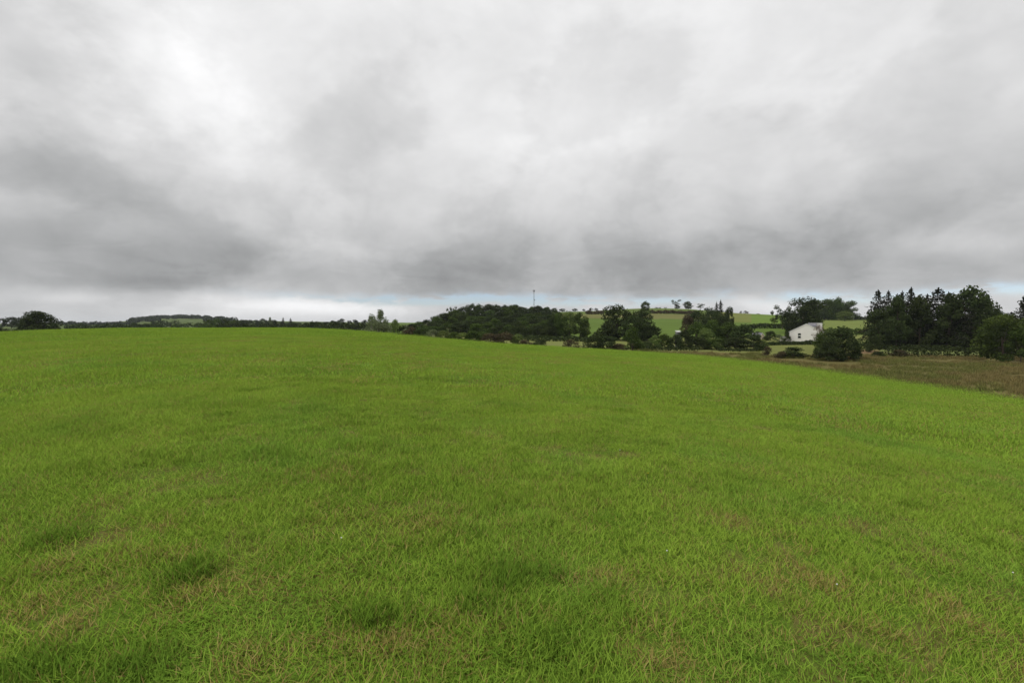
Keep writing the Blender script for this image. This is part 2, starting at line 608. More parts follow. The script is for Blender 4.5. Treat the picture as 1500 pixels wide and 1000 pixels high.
M = {
    'grass': grass_mat(),
    'field': ground_mat('sward', 6.0, 0.4),
    'land': ground_mat('land', 0.5, 0.2),
    'bark': plain('bark', (0.075, 0.06, 0.045), 0.95, 0.1, 0.4, 1.5),
    'bark_pale': plain('pale_bark', (0.24, 0.22, 0.18), 0.95, 0.1, 0.3, 1.5),
    'oak': leafy('broadleaf_foliage', (0.020, 0.031, 0.012), (0.076, 0.098, 0.034)),
    'mid': leafy('midgreen_foliage', (0.032, 0.052, 0.013), (0.100, 0.140, 0.034)),
    'light': leafy('lightgreen_foliage', (0.070, 0.100, 0.026), (0.180, 0.235, 0.065)),
    'willow': leafy('willow_foliage', (0.085, 0.110, 0.050), (0.200, 0.235, 0.115)),
    'brown': leafy('brownish_foliage', (0.045, 0.036, 0.022), (0.120, 0.095, 0.052)),
    'twig': leafy('bare_twigs', (0.120, 0.085, 0.060), (0.260, 0.190, 0.140)),
    'conifer': leafy('conifer_needles', (0.012, 0.015, 0.010), (0.042, 0.046, 0.026), 0.15),
    'far': leafy('far_foliage', (0.030, 0.042, 0.024), (0.070, 0.085, 0.048)),
    'rush': rush_mat(),
    'render': plain('white_render', (0.76, 0.74, 0.71), 0.8, 0.2, 0.06, 0.5),
    'cream': plain('cream_render', (0.55, 0.47, 0.36), 0.8, 0.2, 0.06, 0.5),
    'slate': plain('slate', (0.13, 0.125, 0.14), 0.55, 0.4, 0.25, 3),
    'white': plain('white_paint', (0.75, 0.75, 0.73), 0.5, 0.4, 0.04, 2),
    'steel': plain('galvanised_steel', (0.16, 0.165, 0.17), 0.6, 0.4, 0.1, 2),
    'dish': plain('antenna_grey', (0.10, 0.10, 0.105), 0.6, 0.3, 0.05, 2),
    'petal': plain('white_petals', (0.75, 0.74, 0.70), 0.7, 0.2, 0.05, 30),
    'yellow': plain('yellow_petals', (0.72, 0.52, 0.03), 0.7, 0.2, 0.08, 30),
    'stem': plain('green_stem', (0.08, 0.15, 0.03), 0.8, 0.2, 0.1, 30),
    'concrete': plain('pale_concrete', (0.42, 0.42, 0.40), 0.85, 0.2, 0.12, 1),
}


def glass_mat():
    m, N, out = new_mat('window_glass')
    b = principled(N, out, (0.012, 0.013, 0.014, 1), 0.06, 0.5)
    return m


M['glass'] = glass_mat()

# ------------------------------------------------------------------ ground sheets
def ground():
    az = np.concatenate([np.arange(-180, -60, 3.0), np.arange(-60, 60, 0.18), np.arange(60, 180, 3.0)])
    rr = np.concatenate([[0.0], np.geomspace(0.5, 4200, 330)])
    na, nr = len(az), len(rr)
    A, R = np.meshgrid(np.radians(az), rr, indexing='ij')
    x = R * np.sin(A)
    y = R * np.cos(A)
    z, px, Y, D = terrain(x, y)
    # colours of the fields (flat albedo, light does the rest)
    col = np.zeros(x.shape + (3,))
    n = fbm(x * 0.03, y * 0.03, 4)
    past = np.array((0.108, 0.185, 0.020))
    col[:] = past
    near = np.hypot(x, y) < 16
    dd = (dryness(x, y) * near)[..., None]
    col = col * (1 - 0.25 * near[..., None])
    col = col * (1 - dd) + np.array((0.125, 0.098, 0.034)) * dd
    k = Y / D
    front = np.abs(A) < math.radians(58)
    beyond = front & (k > EDGE)
    pale = np.array((0.145, 0.160, 0.045))
    col[beyond] = pale
    rushy = np.array((0.120, 0.105, 0.036))
    rb = beyond & (px > 925) & (Y < 152)
    col[rb] = (rushy * (0.8 + 0.4 * n[..., None]))[rb]
    # fields on the hill beyond the valley
    hill = beyond & (Y > 235)
    col[hill] = (0.085, 0.13, 0.022)
    q = hill & (px > 820) & (px < 1062) & (Y > 400) & (Y < 505)
    col[q] = (0.128, 0.128, 0.040)
    q = hill & (px > 820) & (px < 1062) & (Y > 505)
    col[q] = ((0.090, 0.125, 0.026) * (0.75 + 0.5 * n[..., None]))[q]
    q = hill & (px > 1055) & (px < 1100) & (Y > 380)
    col[q] = (0.135, 0.150, 0.036)
    q = hill & (px >= 1100) & (px < 1185) & (Y > 330)
    col[q] = (0.105, 0.165, 0.024)
    q = hill & (px >= 1185) & (px < 1300) & (Y > 250)
    col[q] = ((0.125, 0.155, 0.035) * (0.85 + 0.3 * n[..., None]))[q]
    q = beyond & (px > 1255) & (px < 1312) & (Y > 142) & (Y < 158)
    col[q] = (0.17, 0.115, 0.06)
    q = beyond & (px > 1110) & (px < 1260) & (Y > 142) & (Y < 176)
    col[q] = (0.135, 0.150, 0.040)
    q = beyond & (px > 1290) & (px < 1700) & (Y > 140) & (Y < 180)
    col[q] = (0.120, 0.140, 0.045)
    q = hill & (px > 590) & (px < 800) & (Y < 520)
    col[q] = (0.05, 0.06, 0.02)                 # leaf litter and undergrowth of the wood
    q = front & (px < 560) & (Y > 300)
    col[q] = ((0.080, 0.108, 0.032) * (0.7 + 0.6 * n[..., None]))[q]
    V = np.stack([x, y, z], -1).reshape(-1, 3)
    C = col.reshape(-1, 3)
    ia = np.arange(na)
    I, J = np.meshgrid(ia, np.arange(nr - 1), indexing='ij')
    I2 = (I + 1) % na
    quads = np.stack([I * nr + J, I2 * nr + J, I2 * nr + J + 1, I * nr + J + 1], -1).reshape(-1, 4)[:, ::-1]
    kq = k.reshape(-1)[quads].mean(1)
    rq = np.hypot(x, y).reshape(-1)[quads].mean(1)
    fq = np.abs(A).reshape(-1)[quads].max(1) < math.radians(58)
    Yq = Y.reshape(-1)[quads].mean(1)
    zone = np.zeros(len(quads), int)
    zone[kq > EDGE] = 1
    zone[(~fq) & (rq > 120)] = 1
    zone[Yq > 235] = 2
    for zi, (name, mat) in enumerate((('field', 'field'), ('valley_ground', 'land'), ('hills', 'land'))):
        f = quads[zone == zi]
        used, inv = np.unique(f, return_inverse=True)
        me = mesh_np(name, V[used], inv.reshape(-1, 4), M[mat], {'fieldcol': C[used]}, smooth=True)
        tag(link(bpy.data.objects.new(name, me)), kind='structure')


def dryness(x, y):
    return sstep(0.54, 0.70, fbm(x * 4.6 - 20, y * 4.6 + 11, 2)) * 0.8 * (0.4 + 0.6 * sstep(0.42, 0.55, fbm(x * 0.33 + 3, y * 0.33, 2)))


EDGE = 1.18         # the pasture ends a little past its brow
ground()


# ------------------------------------------------------------------ scattered stuff (grass, rushes)
def scatter(name, sources, pts, rot, scl, idx, attrs, label=None):
    lib = bpy.data.collections.new(name + '_kinds')       # never linked to the scene
    for i, me in enumerate(sources):
        lib.objects.link(bpy.data.objects.new('%s_kind_%02d' % (name, i), me))
    me = bpy.data.meshes.new(name)
    n = len(pts)
    me.vertices.add(n)
    me.vertices.foreach_set('co', np.asarray(pts, np.float32).ravel())
    me.attributes.new('rot', 'FLOAT_VECTOR', 'POINT').data.foreach_set('vector', np.asarray(rot, np.float32).ravel())
    me.attributes.new('scl', 'FLOAT_VECTOR', 'POINT').data.foreach_set('vector', np.asarray(scl, np.float32).ravel())
    me.attributes.new('idx', 'INT', 'POINT').data.foreach_set('value', np.asarray(idx, np.int32))
    for k, v in attrs.items():
        me.attributes.new(k, 'FLOAT', 'POINT').data.foreach_set('value', np.asarray(v, np.float32))
    o = link(bpy.data.objects.new(name, me))
    g = bpy.data.node_groups.new(name + '_scatter', 'GeometryNodeTree')
    g.interface.new_socket('Geometry', in_out='INPUT', socket_type='NodeSocketGeometry')
    g.interface.new_socket('Geometry', in_out='OUTPUT', socket_type='NodeSocketGeometry')
    gi = g.nodes.new('NodeGroupInput')
    go = g.nodes.new('NodeGroupOutput')
    ci = g.nodes.new('GeometryNodeCollectionInfo')
    ci.inputs['Collection'].default_value = lib
    ci.inputs['Separate Children'].default_value = True
    ci.inputs['Reset Children'].default_value = True
    iop = g.nodes.new('GeometryNodeInstanceOnPoints')
    iop.inputs['Pick Instance'].default_value = True

    def na(nm, dt):
        k = g.nodes.new('GeometryNodeInputNamedAttribute')
        k.data_type = dt
        k.inputs['Name'].default_value = nm
        return k.outputs['Attribute']
    L = g.links.new
    L(gi.outputs[0], iop.inputs['Points'])
    L(ci.outputs[0], iop.inputs['Instance'])
    L(na('idx', 'INT'), iop.inputs['Instance Index'])
    L(na('rot', 'FLOAT_VECTOR'), iop.inputs['Rotation'])
    L(na('scl', 'FLOAT_VECTOR'), iop.inputs['Scale'])
    L(iop.outputs[0], go.inputs[0])
    md = o.modifiers.new('scatter', 'NODES')
    md.node_group = g
    tag(o, label, kind='stuff')
    return o


def blades(name, n, sigma, h0, h1, w, lean, mat, r, flat=0.0, vary=1.0):
    """gaussian patch of bent three-segment blades"""
    cx = r.normal(0, sigma, n)
    cy = r.normal(0, sigma, n)
    a = r.random(n) * 2 * np.pi
    h = h0 + (h1 - h0) * r.random(n) ** 1.6
    ln = lean * h * (0.2 + r.random(n) * 1.1)
    fl = r.random(n) < flat                       # blades lying over
    ln = np.where(fl, h * (0.9 + 0.5 * r.random(n)), ln)
    hh = np.where(fl, h * 0.35, h)
    fx, fy = np.cos(a), np.sin(a)
    tw = a + np.pi / 2 + (r.random(n) - 0.5) * 1.2
    sx, sy = np.cos(tw), np.sin(tw)
    ww = w * (0.6 + 0.8 * r.random(n))
    V = []
    for t, wk in ((0.0, 0.8), (0.45, 1.0), (0.8, 0.6)):
        bx = cx + fx * ln * t ** 1.7
        by = cy + fy * ln * t ** 1.7
        bz = hh * (t - 0.18 * t * t) / 0.82 - 0.01
        for sg in (-0.5, 0.5):
            V.append(np.stack([bx + sx * ww * wk * sg, by + sy * ww * wk * sg, bz], -1))
    V.append(np.stack([cx + fx * ln, cy + fy * ln, hh], -1))
    V = np.stack(V, 1).reshape(-1, 3)             # 7 per blade
    b = np.arange(n)[:, None] * 7
    T = np.array([(0, 1, 3), (0, 3, 2), (2, 3, 5), (2, 5, 4), (4, 5, 6)])
    Fc = (b[:, None] + T[None]).reshape(-1, 3)
    bl = np.repeat(0.5 + vary * (r.random(n) - 0.5), 7)
    pk = np.repeat(r.random(n) if vary > 0.5 else 0.5 + 0.5 * r.random(n), 7)
    return mesh_np(name, V, Fc, mat, {'blade': bl, 'pick': pk})


DRY = [(265, 820, .25), (370, 857, .3), (1100, 853, .3), (1185, 850, .35), (300, 852, .3), (150, 832, .3), (80, 830, .25), (490, 745, .3),
       (880, 857, .4), (722, 905, .22), (660, 975, .25), (560, 945, .25), (955, 945, .3), (1380, 885, .2), (1415, 920, .25), (60, 890, .35),
       (80, 930, .2), (500, 700, .4), (700, 700, .4), (620, 770, .3), (150, 742, .3), (1205, 858, .2), (680, 905, .2), (600, 935, .25),
       (370, 960, .2), (450, 950, .2), (270, 890, .2), (240, 770, .3), (1060, 760, .3), (1450, 700, .5), (1270, 930, .25), (1000, 985, .3)]
RANK = [(738, 846, .62), (745, 850, .45), (640, 630, 1.0), (510, 622, 1.0), (600, 661, .8), (595, 630, .8), (540, 652, .9), (455, 600, 1.2), (625, 628, .7),
        (865, 541, 2.2), (905, 602, 1.2), (1160, 628, 1.2), (915, 577, 1.4), (355, 571, 1.6), (380, 668, .7), (500, 706, .4), (120, 684, .8),
        (80, 790, .5), (230, 666, .7), (1460, 800, .6), (800, 940, .3), (280, 840, .3), (540, 910, .3), (200, 980, .5), (60, 980, .5),
        (690, 890, .25), (870, 700, .5), (1080, 700, .6), (1300, 650, .9), (1340, 740, .5), (960, 650, .7), (720, 590, 1.0), (320, 610, 1.0),
        (1010, 575, 1.2), (640, 556, 1.6), (800, 545, 1.6), (440, 545, 1.6), (200, 570, 1.6), (160, 520, 3), (1150, 600, 1.2), (690, 605, .8)]


def clover(name, n, sigma, mat, r):
    """low mat of three-leaved clover and broad weeds"""
    cx, cy = r.normal(0, sigma, n), r.normal(0, sigma, n)
    h = 0.018 + 0.035 * r.random(n)
    V, Fc = [], []
    for k in range(n):
        a0 = r.random() * 6.28
        L = r.uniform(.007, .013)
        for j in range(3):
            a = a0 + 2.094 * j
            c, q = math.cos(a), math.sin(a)
            b = len(V)
            V += [(cx[k], cy[k], h[k]), (cx[k] + L * (c * .7 - q * .5), cy[k] + L * (q * .7 + c * .5), h[k] + r.uniform(0, .004)),
                  (cx[k] + L * 1.25 * c, cy[k] + L * 1.25 * q, h[k] + r.uniform(-.002, .005)), (cx[k] + L * (c * .7 + q * .5), cy[k] + L * (q * .7 - c * .5), h[k] + r.uniform(0, .004))]
            Fc.append((b, b + 1, b + 2, b + 3))
    return mesh_np(name, np.array(V), np.array(Fc), mat, {'blade': np.repeat(r.random(n) * .6, 12), 'pick': np.ones(12 * n)})


def grass():
    r = np.random.default_rng(3)
    P, ROT, SC, IDX, TONE, DR = [], [], [], [], [], []
    dry_c = [hit(a, b) + (c,) for a, b, c in DRY]
    rank_c = [hit(a, b) + (c,) for a, b, c in RANK]
    src = [blades('grass_near', 430, 0.13, 0.022, 0.080, 0.0040, 0.95, M['grass'], r, 0.18, 0.8) for _ in range(5)]
    src += [blades('grass_middle', 620, 0.42, 0.035, 0.11, 0.0095, 0.8, M['grass'], r, 0.10, 0.6) for _ in range(4)]
    src += [blades('grass_far', 1300, 1.15, 0.03, 0.10, 0.022, 0.7, M['grass'], r, 0.05, 0.3) for _ in range(4)]
    src += [blades('tussock', 150, 0.085, 0.03, 0.105, 0.0046, 0.85, M['grass'], r, 0.08, 0.7) for _ in range(4)]
    src += [clover('clover', 90, 0.13, M['grass'], r) for _ in range(4)]
    thatch = [blades('thatch', 60, 0.055, 0.018, 0.060, 0.0042, 1.3, M['grass'], r, 0.45) for _ in range(4)]
    src += [blades('thin_sward', 130, 0.12, 0.012, 0.055, 0.0036, 1.2, M['grass'], r, 0.5) for _ in range(3)]
    src += thatch                     # kinds 24 to 27: little wisps of dead grass
    for r0, r1, sp, k0, kn in ((1.6, 13.5, 0.21, 0, 5), (12.5, 42, 0.70, 5, 4), (40, 128, 1.9, 9, 4)):
        g = np.arange(-r1, r1, sp)
        X, Y_ = np.meshgrid(g, np.arange(0, r1, sp))
        X = X.ravel() + r.normal(0, sp * 0.26, X.size)
        Y_ = Y_.ravel() + r.normal(0, sp * 0.22, Y_.size)
        d = np.hypot(X, Y_)
        ok = (d > r0) & (d < r1) & (np.abs(X) < Y_ * 1.22 + 1.5)
        X, Y_ = X[ok], Y_[ok]
        z, px, Yd, D = terrain(X, Y_)
        ok = Yd < D * (EDGE - 0.01)
        X, Y_, z = X[ok], Y_[ok], z[ok]
        e = 0.3
        zx = (terrain(X + e, Y_)[0] - terrain(X - e, Y_)[0]) / (2 * e)
        zy = (terrain(X, Y_ + e)[0] - terrain(X, Y_ - e)[0]) / (2 * e)
        n = len(X)
        rank = (0.3 if sp > 0.5 else 0.55) * sstep(0.60, 0.76, fbm(X * 1.1 + 40, Y_ * 1.1, 3)) * 0.6
        dry = dryness(X, Y_)
        for cx, cy, rad in rank_c:
            rad = max(0.22 * rad, 0.10)
            if sp > 0.5:
                continue
            rad = max(rad * .8, .1) if cy < 4 else 0.10
            k = np.exp(-((X - cx) ** 2 + (Y_ - cy) ** 2) / (rad * rad)) * (1 if cy < 4 else 0.5)
            rank = np.maximum(rank, np.where(k > 0.2, np.minimum(0.9, k * 1.2), 0))
        for cx, cy, rad in dry_c:
            k = np.exp(-((X - cx) ** 2 + (Y_ - cy) ** 2) / (rad * rad * 0.3))
            dry = np.maximum(dry, k * 0.95)
        dry = dry * (1 - rank)
        hs = 0.80 + 0.55 * fbm(X * 0.6, Y_ * 0.6 + 50, 3) - 0.25 + rank * 0.22 - dry * 0.35
        P.append(np.stack([X, Y_, z], -1))
        spin = r.random(n) * 2 * np.pi
        # tilt patches with the slope; spin happens inside the tilted frame only approximately, the slope is gentle
        ROT.append(np.stack([np.arctan(zy) * np.cos(spin) - np.arctan(zx) * -np.sin(spin), -np.arctan(zx) * np.cos(spin) - np.arctan(zy) * np.sin(spin), spin], -1))
        SC.append(np.stack([np.ones(n), np.ones(n), np.maximum(0.35, hs)], -1))
        pick = k0 + r.integers(0, kn, n)
        if k0 == 0:
            pick = np.where(dry > 0.42, 21 + r.integers(0, 3, n), pick)
        IDX.append(pick)
        TONE.append(rank)
        DR.append(dry)
    # tussocks: ragged lusher clumps where dung fell, in loose groups; clover mats close by
    tx_, ty_, tt, ti, ts = [], [], [], [], []
    for cx, cy, rad in rank_c:
        rad = rad if cy < 4 else rad * 0.55
        m = int(4 + 10 * rad)
        q = (0.16 if cy < 4 else 0.30) * rad
        tx_.append(cx + r.normal(0, q, m)); ty_.append(cy + r.normal(0, q * .8, m)); tt.append((0.60 if cy < 4 else 0.15) + 0.4 * r.random(m))
        ti.append(13 + r.integers(0, 4, m)); ts.append(0.55 + 0.55 * r.random(m) + 0.15 * min(rad, 1))
    m = 5200
    d = 1.8 + 60 * r.random(m) ** 1.35
    a = r.uniform(-0.86, 0.86, m)
    X, Y_ = d * np.sin(a), d * np.cos(a)
    ok = fbm(X * 0.5 + 31, Y_ * 0.5, 3) > 0.5
    X, Y_ = X[ok], Y_[ok]
    m = len(X)
    tx_.append(X); ty_.append(Y_); tt.append(0.15 + 0.55 * r.random(m)); ti.append(13 + r.integers(0, 4, m)); ts.append(0.45 + 0.5 * r.random(m) ** 2)
    m = 1000
    d = 1.8 + 11 * r.random(m)
    a = r.uniform(-0.86, 0.86, m)
    X, Y_ = d * np.sin(a), d * np.cos(a)
    ok = fbm(X * 0.9 + 77, Y_ * 0.9, 3) > 0.52
    X, Y_ = X[ok], Y_[ok]
    m = len(X)
    tx_.append(X); ty_.append(Y_); tt.append(0.6 + 0.4 * r.random(m)); ti.append(17 + r.integers(0, 4, m)); ts.append(0.4 + 0.4 * r.random(m))
    n_green = sum(len(v) for v in tx_)
    for cx, cy, rad in dry_c:
        m = int(6 + 22 * rad)
        tx_.append(cx + r.normal(0, 0.42 * rad, m)); ty_.append(cy + r.normal(0, 0.34 * rad, m)); tt.append(np.zeros(m))
        ti.append(24 + r.integers(0, 4, m)); ts.append(0.7 + 0.5 * r.random(m))
    m = 4200
    d = 1.8 + 20 * r.random(m) ** 1.2
    a = r.uniform(-0.86, 0.86, m)
    X, Y_ = d * np.sin(a), d * np.cos(a)
    ok = fbm(X * 1.7 + 61, Y_ * 1.7, 2) * 0.6 + fbm(X * 0.3 + 5, Y_ * 0.3, 2) * 0.4 > 0.54
    X, Y_ = X[ok], Y_[ok]
    m = len(X)
    tx_.append(X); ty_.append(Y_); tt.append(np.zeros(m)); ti.append(24 + r.integers(0, 4, m)); ts.append(0.5 + 0.6 * r.random(m))
    X, Y_, TT, TI, TS = (np.concatenate(v) for v in (tx_, ty_, tt, ti, ts))
    DD = np.where(np.arange(len(X)) >= n_green, 1.0, 0.0)
    z, px, Yd, D = terrain(X, Y_)
    ok = Yd < D * (EDGE - 0.02)
    X, Y_, z, TT, TI, TS, DD = X[ok], Y_[ok], z[ok], TT[ok], TI[ok], TS[ok], DD[ok]
    n = len(X)
    P.append(np.stack([X, Y_, z], -1)); ROT.append(np.stack([np.zeros(n), np.zeros(n), r.random(n) * 6.28], -1))
    SC.append(np.stack([np.sqrt(TS), np.sqrt(TS), TS], -1)); IDX.append(TI); TONE.append(TT); DR.append(DD)
    scatter('grass', src, np.concatenate(P), np.concatenate(ROT), np.concatenate(SC), np.concatenate(IDX),
            {'tone': np.concatenate(TONE), 'dry': np.concatenate(DR)}, 'short green pasture grass with dry and rank patches')


grass()


def rushes():
    r = np.random.default_rng(8)
    src = []
    for i in range(5):
        src.append(blades('rush_tuft', 46, 0.22, 0.35, 0.85, 0.028, 0.45, M['rush'], r))
    # tufts of rushes and rank grass over the wet ground right of the pasture
    n0 = 26000
    Y_ = 38 + r.random(n0) * 122
    px = 900 + r.random(n0) * 800
    w = Y_ / 156.0
    keep = r.random(n0) < w
    Y_, px = Y_[keep], px[keep]
    X = (px - 750) / F * Y_
    z, pxx, Yd, D = terrain(X, Y_)
    far = np.where(px < 1125, 152, np.where(px < 1280, 138, 146)) + (fbm(X * 0.05, Y_ * 0.05) - 0.5) * 20
    start = EDGE + 0.01 + (fbm(X * 0.2, Y_ * 0.2) - 0.5) * 0.12
    ok = (Yd > D * start) & (Yd < far) & (px > 925 + (fbm(X * 0.1, Y_ * 0.1) - 0.5) * 60)
    ok &= fbm(X * 0.11 + 5, Y_ * 0.11, 3) > 0.36
    X, Y_, z, D, Yd = X[ok], Y_[ok], z[ok], D[ok], Yd[ok]
    n = len(X)
    s = 0.55 + 0.7 * r.random(n)
    edge = np.exp(-((Yd / D - EDGE) / 0.06) ** 2)
    clump = edge * (fbm(X * 0.35, Y_ * 0.35) > 0.47)
    s = s * (1 + 0.55 * clump)
    scatter('rushes', src, np.stack([X, Y_, z - 0.03], -1), np.stack([r.normal(0, .05, n), r.normal(0, .05, n), r.random(n) * 6.28], -1),
            np.stack([s * 1.3, s * 1.3, s], -1), r.integers(0, 5, n), {'tone': np.clip(sstep(0.40, 0.62, fbm(X * 0.09, Y_ * 0.13 + 30, 4)) + r.normal(0, .18, n) + 0.7 * clump, 0, 1)}, 'brown rushes and rank grass on the wet ground')


rushes()


# ------------------------------------------------------------------ plants
def cards(centres, normals, size, r, up=0.0):
    """ragged leaf-cluster faces"""
    n = len(centres)
    nrm = normals / (np.linalg.norm(normals, axis=1, keepdims=True) + 1e-9)
    t = r.normal(size=(n, 3))
    t[:, 2] += up
    a = np.cross(nrm, t)
    a /= np.linalg.norm(a, axis=1, keepdims=True) + 1e-9
    b = np.cross(nrm, a)
    s = (size * (0.55 + 0.9 * r.random(n)))[:, None] if np.ndim(size) == 0 else size[:, None]
    j = lambda lo, hi: (lo + (hi - lo) * r.random(n))[:, None]
    v0 = centres - a * s * j(.35, .65) - b * s * j(.0, .25)
    v1 = centres - b * s * j(.3, .6) + a * s * j(-.1, .2)
    v2 = centres + a * s * j(.35, .65) + b * s * j(.0, .25) + nrm * s * j(-.2, .2)
    v3 = centres + b * s * j(.3, .6) - a * s * j(-.1, .2)
    V = np.stack([v0, v1, v2, v3], 1).reshape(-1, 3)
    return V, np.arange(4 * n).reshape(-1, 4)


def crown_mesh(name, mat, seed, lobes=16, leaves=3600, zlo=0.22, shape='round', leaf=0.036, lobe_r=(0.12, 0.2), open_=0.0):
    """unit tree crown: width 1, height 1"""
    r = np.random.default_rng(seed)
    C, Rr = [], []
    for i in range(lobes):
        for _ in range(60):
            t = (i + r.random()) / lobes
            z = zlo + (0.94 - zlo) * t
            if shape == 'round':
                w = 0.40 * math.sqrt(max(0.03, 1 - (2 * t - 0.9) ** 2 / 1.25))
            elif shape == 'dome':
                w = 0.42 * math.sqrt(max(0.02, 1 - t ** 2.2))
            elif shape == 'tall':
                w = 0.34 * math.sin(math.pi * min(1, 0.15 + 0.85 * t) ** 0.8) + 0.03
            else:  # flat topped
                w = 0.24 + 0.2 * t if t < 0.85 else 0.36
            a = r.random() * 2 * math.pi
            q = w * math.sqrt(0.25 + 0.75 * r.random())
            c = np.array([q * math.cos(a), q * math.sin(a), z])
            rad = lobe_r[0] + (lobe_r[1] - lobe_r[0]) * r.random()
            if all(np.linalg.norm((c - o) / 1) > 0.5 * rad for o in C):
                break
        C.append(c)
        Rr.append(rad)
    C = np.array(C)
    Rr = np.array(Rr)
    n = leaves
    which = r.choice(lobes, n, p=Rr ** 2 / (Rr ** 2).sum())
    d = r.normal(size=(n, 3))
    d /= np.linalg.norm(d, axis=1, keepdims=True)
    d[:, 2] = np.where(d[:, 2] < 0, d[:, 2] * 0.65, d[:, 2])
    rad = Rr[which] * (0.55 + 0.5 * r.random(n) ** 0.6) * (1 + 0.22 * np.sin(d[:, 0] * 9 + which) * np.sin(d[:, 1] * 8 + 2 * which))
    pos = C[which] + d * rad[:, None] * np.array([1, 1, 0.82])
    pos[:, 2] = np.maximum(pos[:, 2], 0.01 + 0.03 * r.random(n))
    nrm = d * 0.9 + r.normal(size=(n, 3)) * 0.75
    nrm[:, 2] += 0.25
    V, Fc = cards(pos, nrm, leaf, r)
    lv = np.clip(0.5 + r.normal(0, 0.18, n) + r.normal(0, 0.16, lobes)[which], 0, 1)
    me = mesh_np(name, V, Fc, mat, {'leaf': np.repeat(lv, 4)})
    return me, C, Rr


def trunk_mesh(name, mat, C, seed, rad=0.022, fork=0.25):
    r = np.random.default_rng(seed)
    mb = MB()
    top = np.array([C[:, 0].mean() * 0.5, C[:, 1].mean() * 0.5, max(fork + 0.2, float(np.median(C[:, 2])))])
    mb.tube([(0, 0, -0.04), (0, 0, 0.02), (0.005, 0, fork), (top[0] * .6, top[1] * .6, (fork + top[2]) / 2), top], [rad * 1.7, rad * 1.2, rad, rad * .7, rad * .35], 7)
    for i in r.permutation(len(C))[:8]:
        z0 = min(fork + (top[2] - fork) * r.random() * 0.8, C[i, 2] * 0.9)
        k = np.clip((z0 - fork) / max(1e-3, top[2] - fork), 0, 1)
        p0 = np.array([top[0] * .6 * k, top[1] * .6 * k, z0])
        p1 = (p0 + C[i]) / 2 + np.array([0, 0, -0.03])
        mb.tube([p0, p1, C[i]], [rad * .55, rad * .38, rad * .12], 5)
    return mb.mesh(name, mat, True)


def conifer_meshes(seed, mat_key='conifer', ragged=0.3, width=1.0, leaves_per=13, whorls=30, zlo=0.06):
    r = np.random.default_rng(seed)
    pos, nrm, br = [], [], MB()
    for w in range(whorls):
        t = zlo + (0.985 - zlo) * (w + 0.4 * r.random()) / whorls
        L0 = 0.46 * width * (1 - t) ** 0.72 * (1 - 0.45 * max(0, 0.2 - t) / 0.2)
        nb = 7 if t < 0.7 else 5
        a0 = r.random() * 6.28
        for b in range(nb):
            a = a0 + 6.28 * b / nb + r.normal(0, 0.25)
            L = max(0.012, L0 * (1 - ragged + 1.5 * ragged * r.random()))
            droop = -0.16 - 0.2 * r.random() + 0.42 * t
            d = np.array([math.cos(a), math.sin(a), 0])
            p0 = np.array([0, 0, t])
            tip = p0 + d * L + np.array([0, 0, droop * L])
            br.tube([p0, (p0 + tip) / 2 + (0, 0, 0.015 * L), tip], [0.004, 0.003, 0.001], 3, False)
            m = max(4, int(leaves_per * (0.45 + L * 2.2)))
            s = r.random(m) ** 0.7
            q = p0 + d * (L * s)[:, None] + np.array([0, 0, 1.0]) * (droop * L * s ** 1.4)[:, None]
            side = np.array([-d[1], d[0], 0])
            q = q + side * (r.normal(0, 0.16, m) * L * s)[:, None] + np.array([0, 0, 1.0]) * (r.normal(-0.006, 0.010, m))[:, None]
            pos.append(q)
            nn = r.normal(0, 0.55, (m, 3))
            nn[:, 2] += 0.9
            nrm.append(nn)
    m = 16
    pos.append(np.stack([r.normal(0, .004, m), r.normal(0, .004, m), 0.93 + 0.075 * r.random(m)], -1))
    nn = r.normal(0, 1, (m, 3))
    nn[:, 2] *= 0.2
    nrm.append(nn)
    pos = np.concatenate(pos)
    nrm = np.concatenate(nrm)
    V, Fc = cards(pos, nrm, 0.034, r)
    lv = np.clip(0.45 + r.normal(0, 0.22, len(pos)), 0, 1)
    crown = mesh_np('conifer_crown', V, Fc, M[mat_key], {'leaf': np.repeat(lv, 4)})
    br.tube([(0, 0, -0.03), (0, 0, 0.5), (0, 0, 0.97)], [0.017, 0.010, 0.002], 6)
    return crown, br.mesh('conifer_trunk', M['bark'], True)


KIND = {}


def kinds(key, n, mat, bark='bark', **kw):
    out = []
    tr = kw.pop('trunk', 0.022)
    fork = kw.pop('fork', 0.25)
    for i in range(n):
        seed = (sum(map(ord, key)) * 131 + i * 17) % 100000
        me, C, Rr = crown_mesh('crown', M[mat], seed, **kw)
        out.append((me, trunk_mesh('trunk', M[bark], C, seed + 1, tr, fork)))
    KIND[key] = out


kinds('oak', 6, 'oak', lobes=30, leaves=6200, zlo=0.09, leaf=0.036)
kinds('tree', 5, 'mid', lobes=27, leaves=5600, zlo=0.12, leaf=0.036)
kinds('lit', 4, 'light', lobes=26, leaves=5200, zlo=0.12, leaf=0.036)
kinds('tall', 4, 'oak', lobes=28, leaves=5400, zlo=0.08, shape='tall', leaf=0.036, lobe_r=(0.1, 0.17))
kinds('ragged', 3, 'oak', lobes=13, leaves=1700, zlo=0.32, shape='flat', leaf=0.034, lobe_r=(0.09, 0.16), fork=0.2)
kinds('willow', 3, 'willow', 'bark_pale', lobes=26, leaves=3600, zlo=0.06, shape='tall', leaf=0.034, lobe_r=(0.10, 0.19))
kinds('round', 5, 'oak', lobes=30, leaves=5600, zlo=0.06, shape='dome', leaf=0.036, lobe_r=(0.11, 0.19))
kinds('roundmid', 5, 'mid', lobes=30, leaves=5600, zlo=0.06, shape='dome', leaf=0.036, lobe_r=(0.11, 0.19))
kinds('dusky', 3, 'far', lobes=16, leaves=2400, zlo=0.2, leaf=0.048)
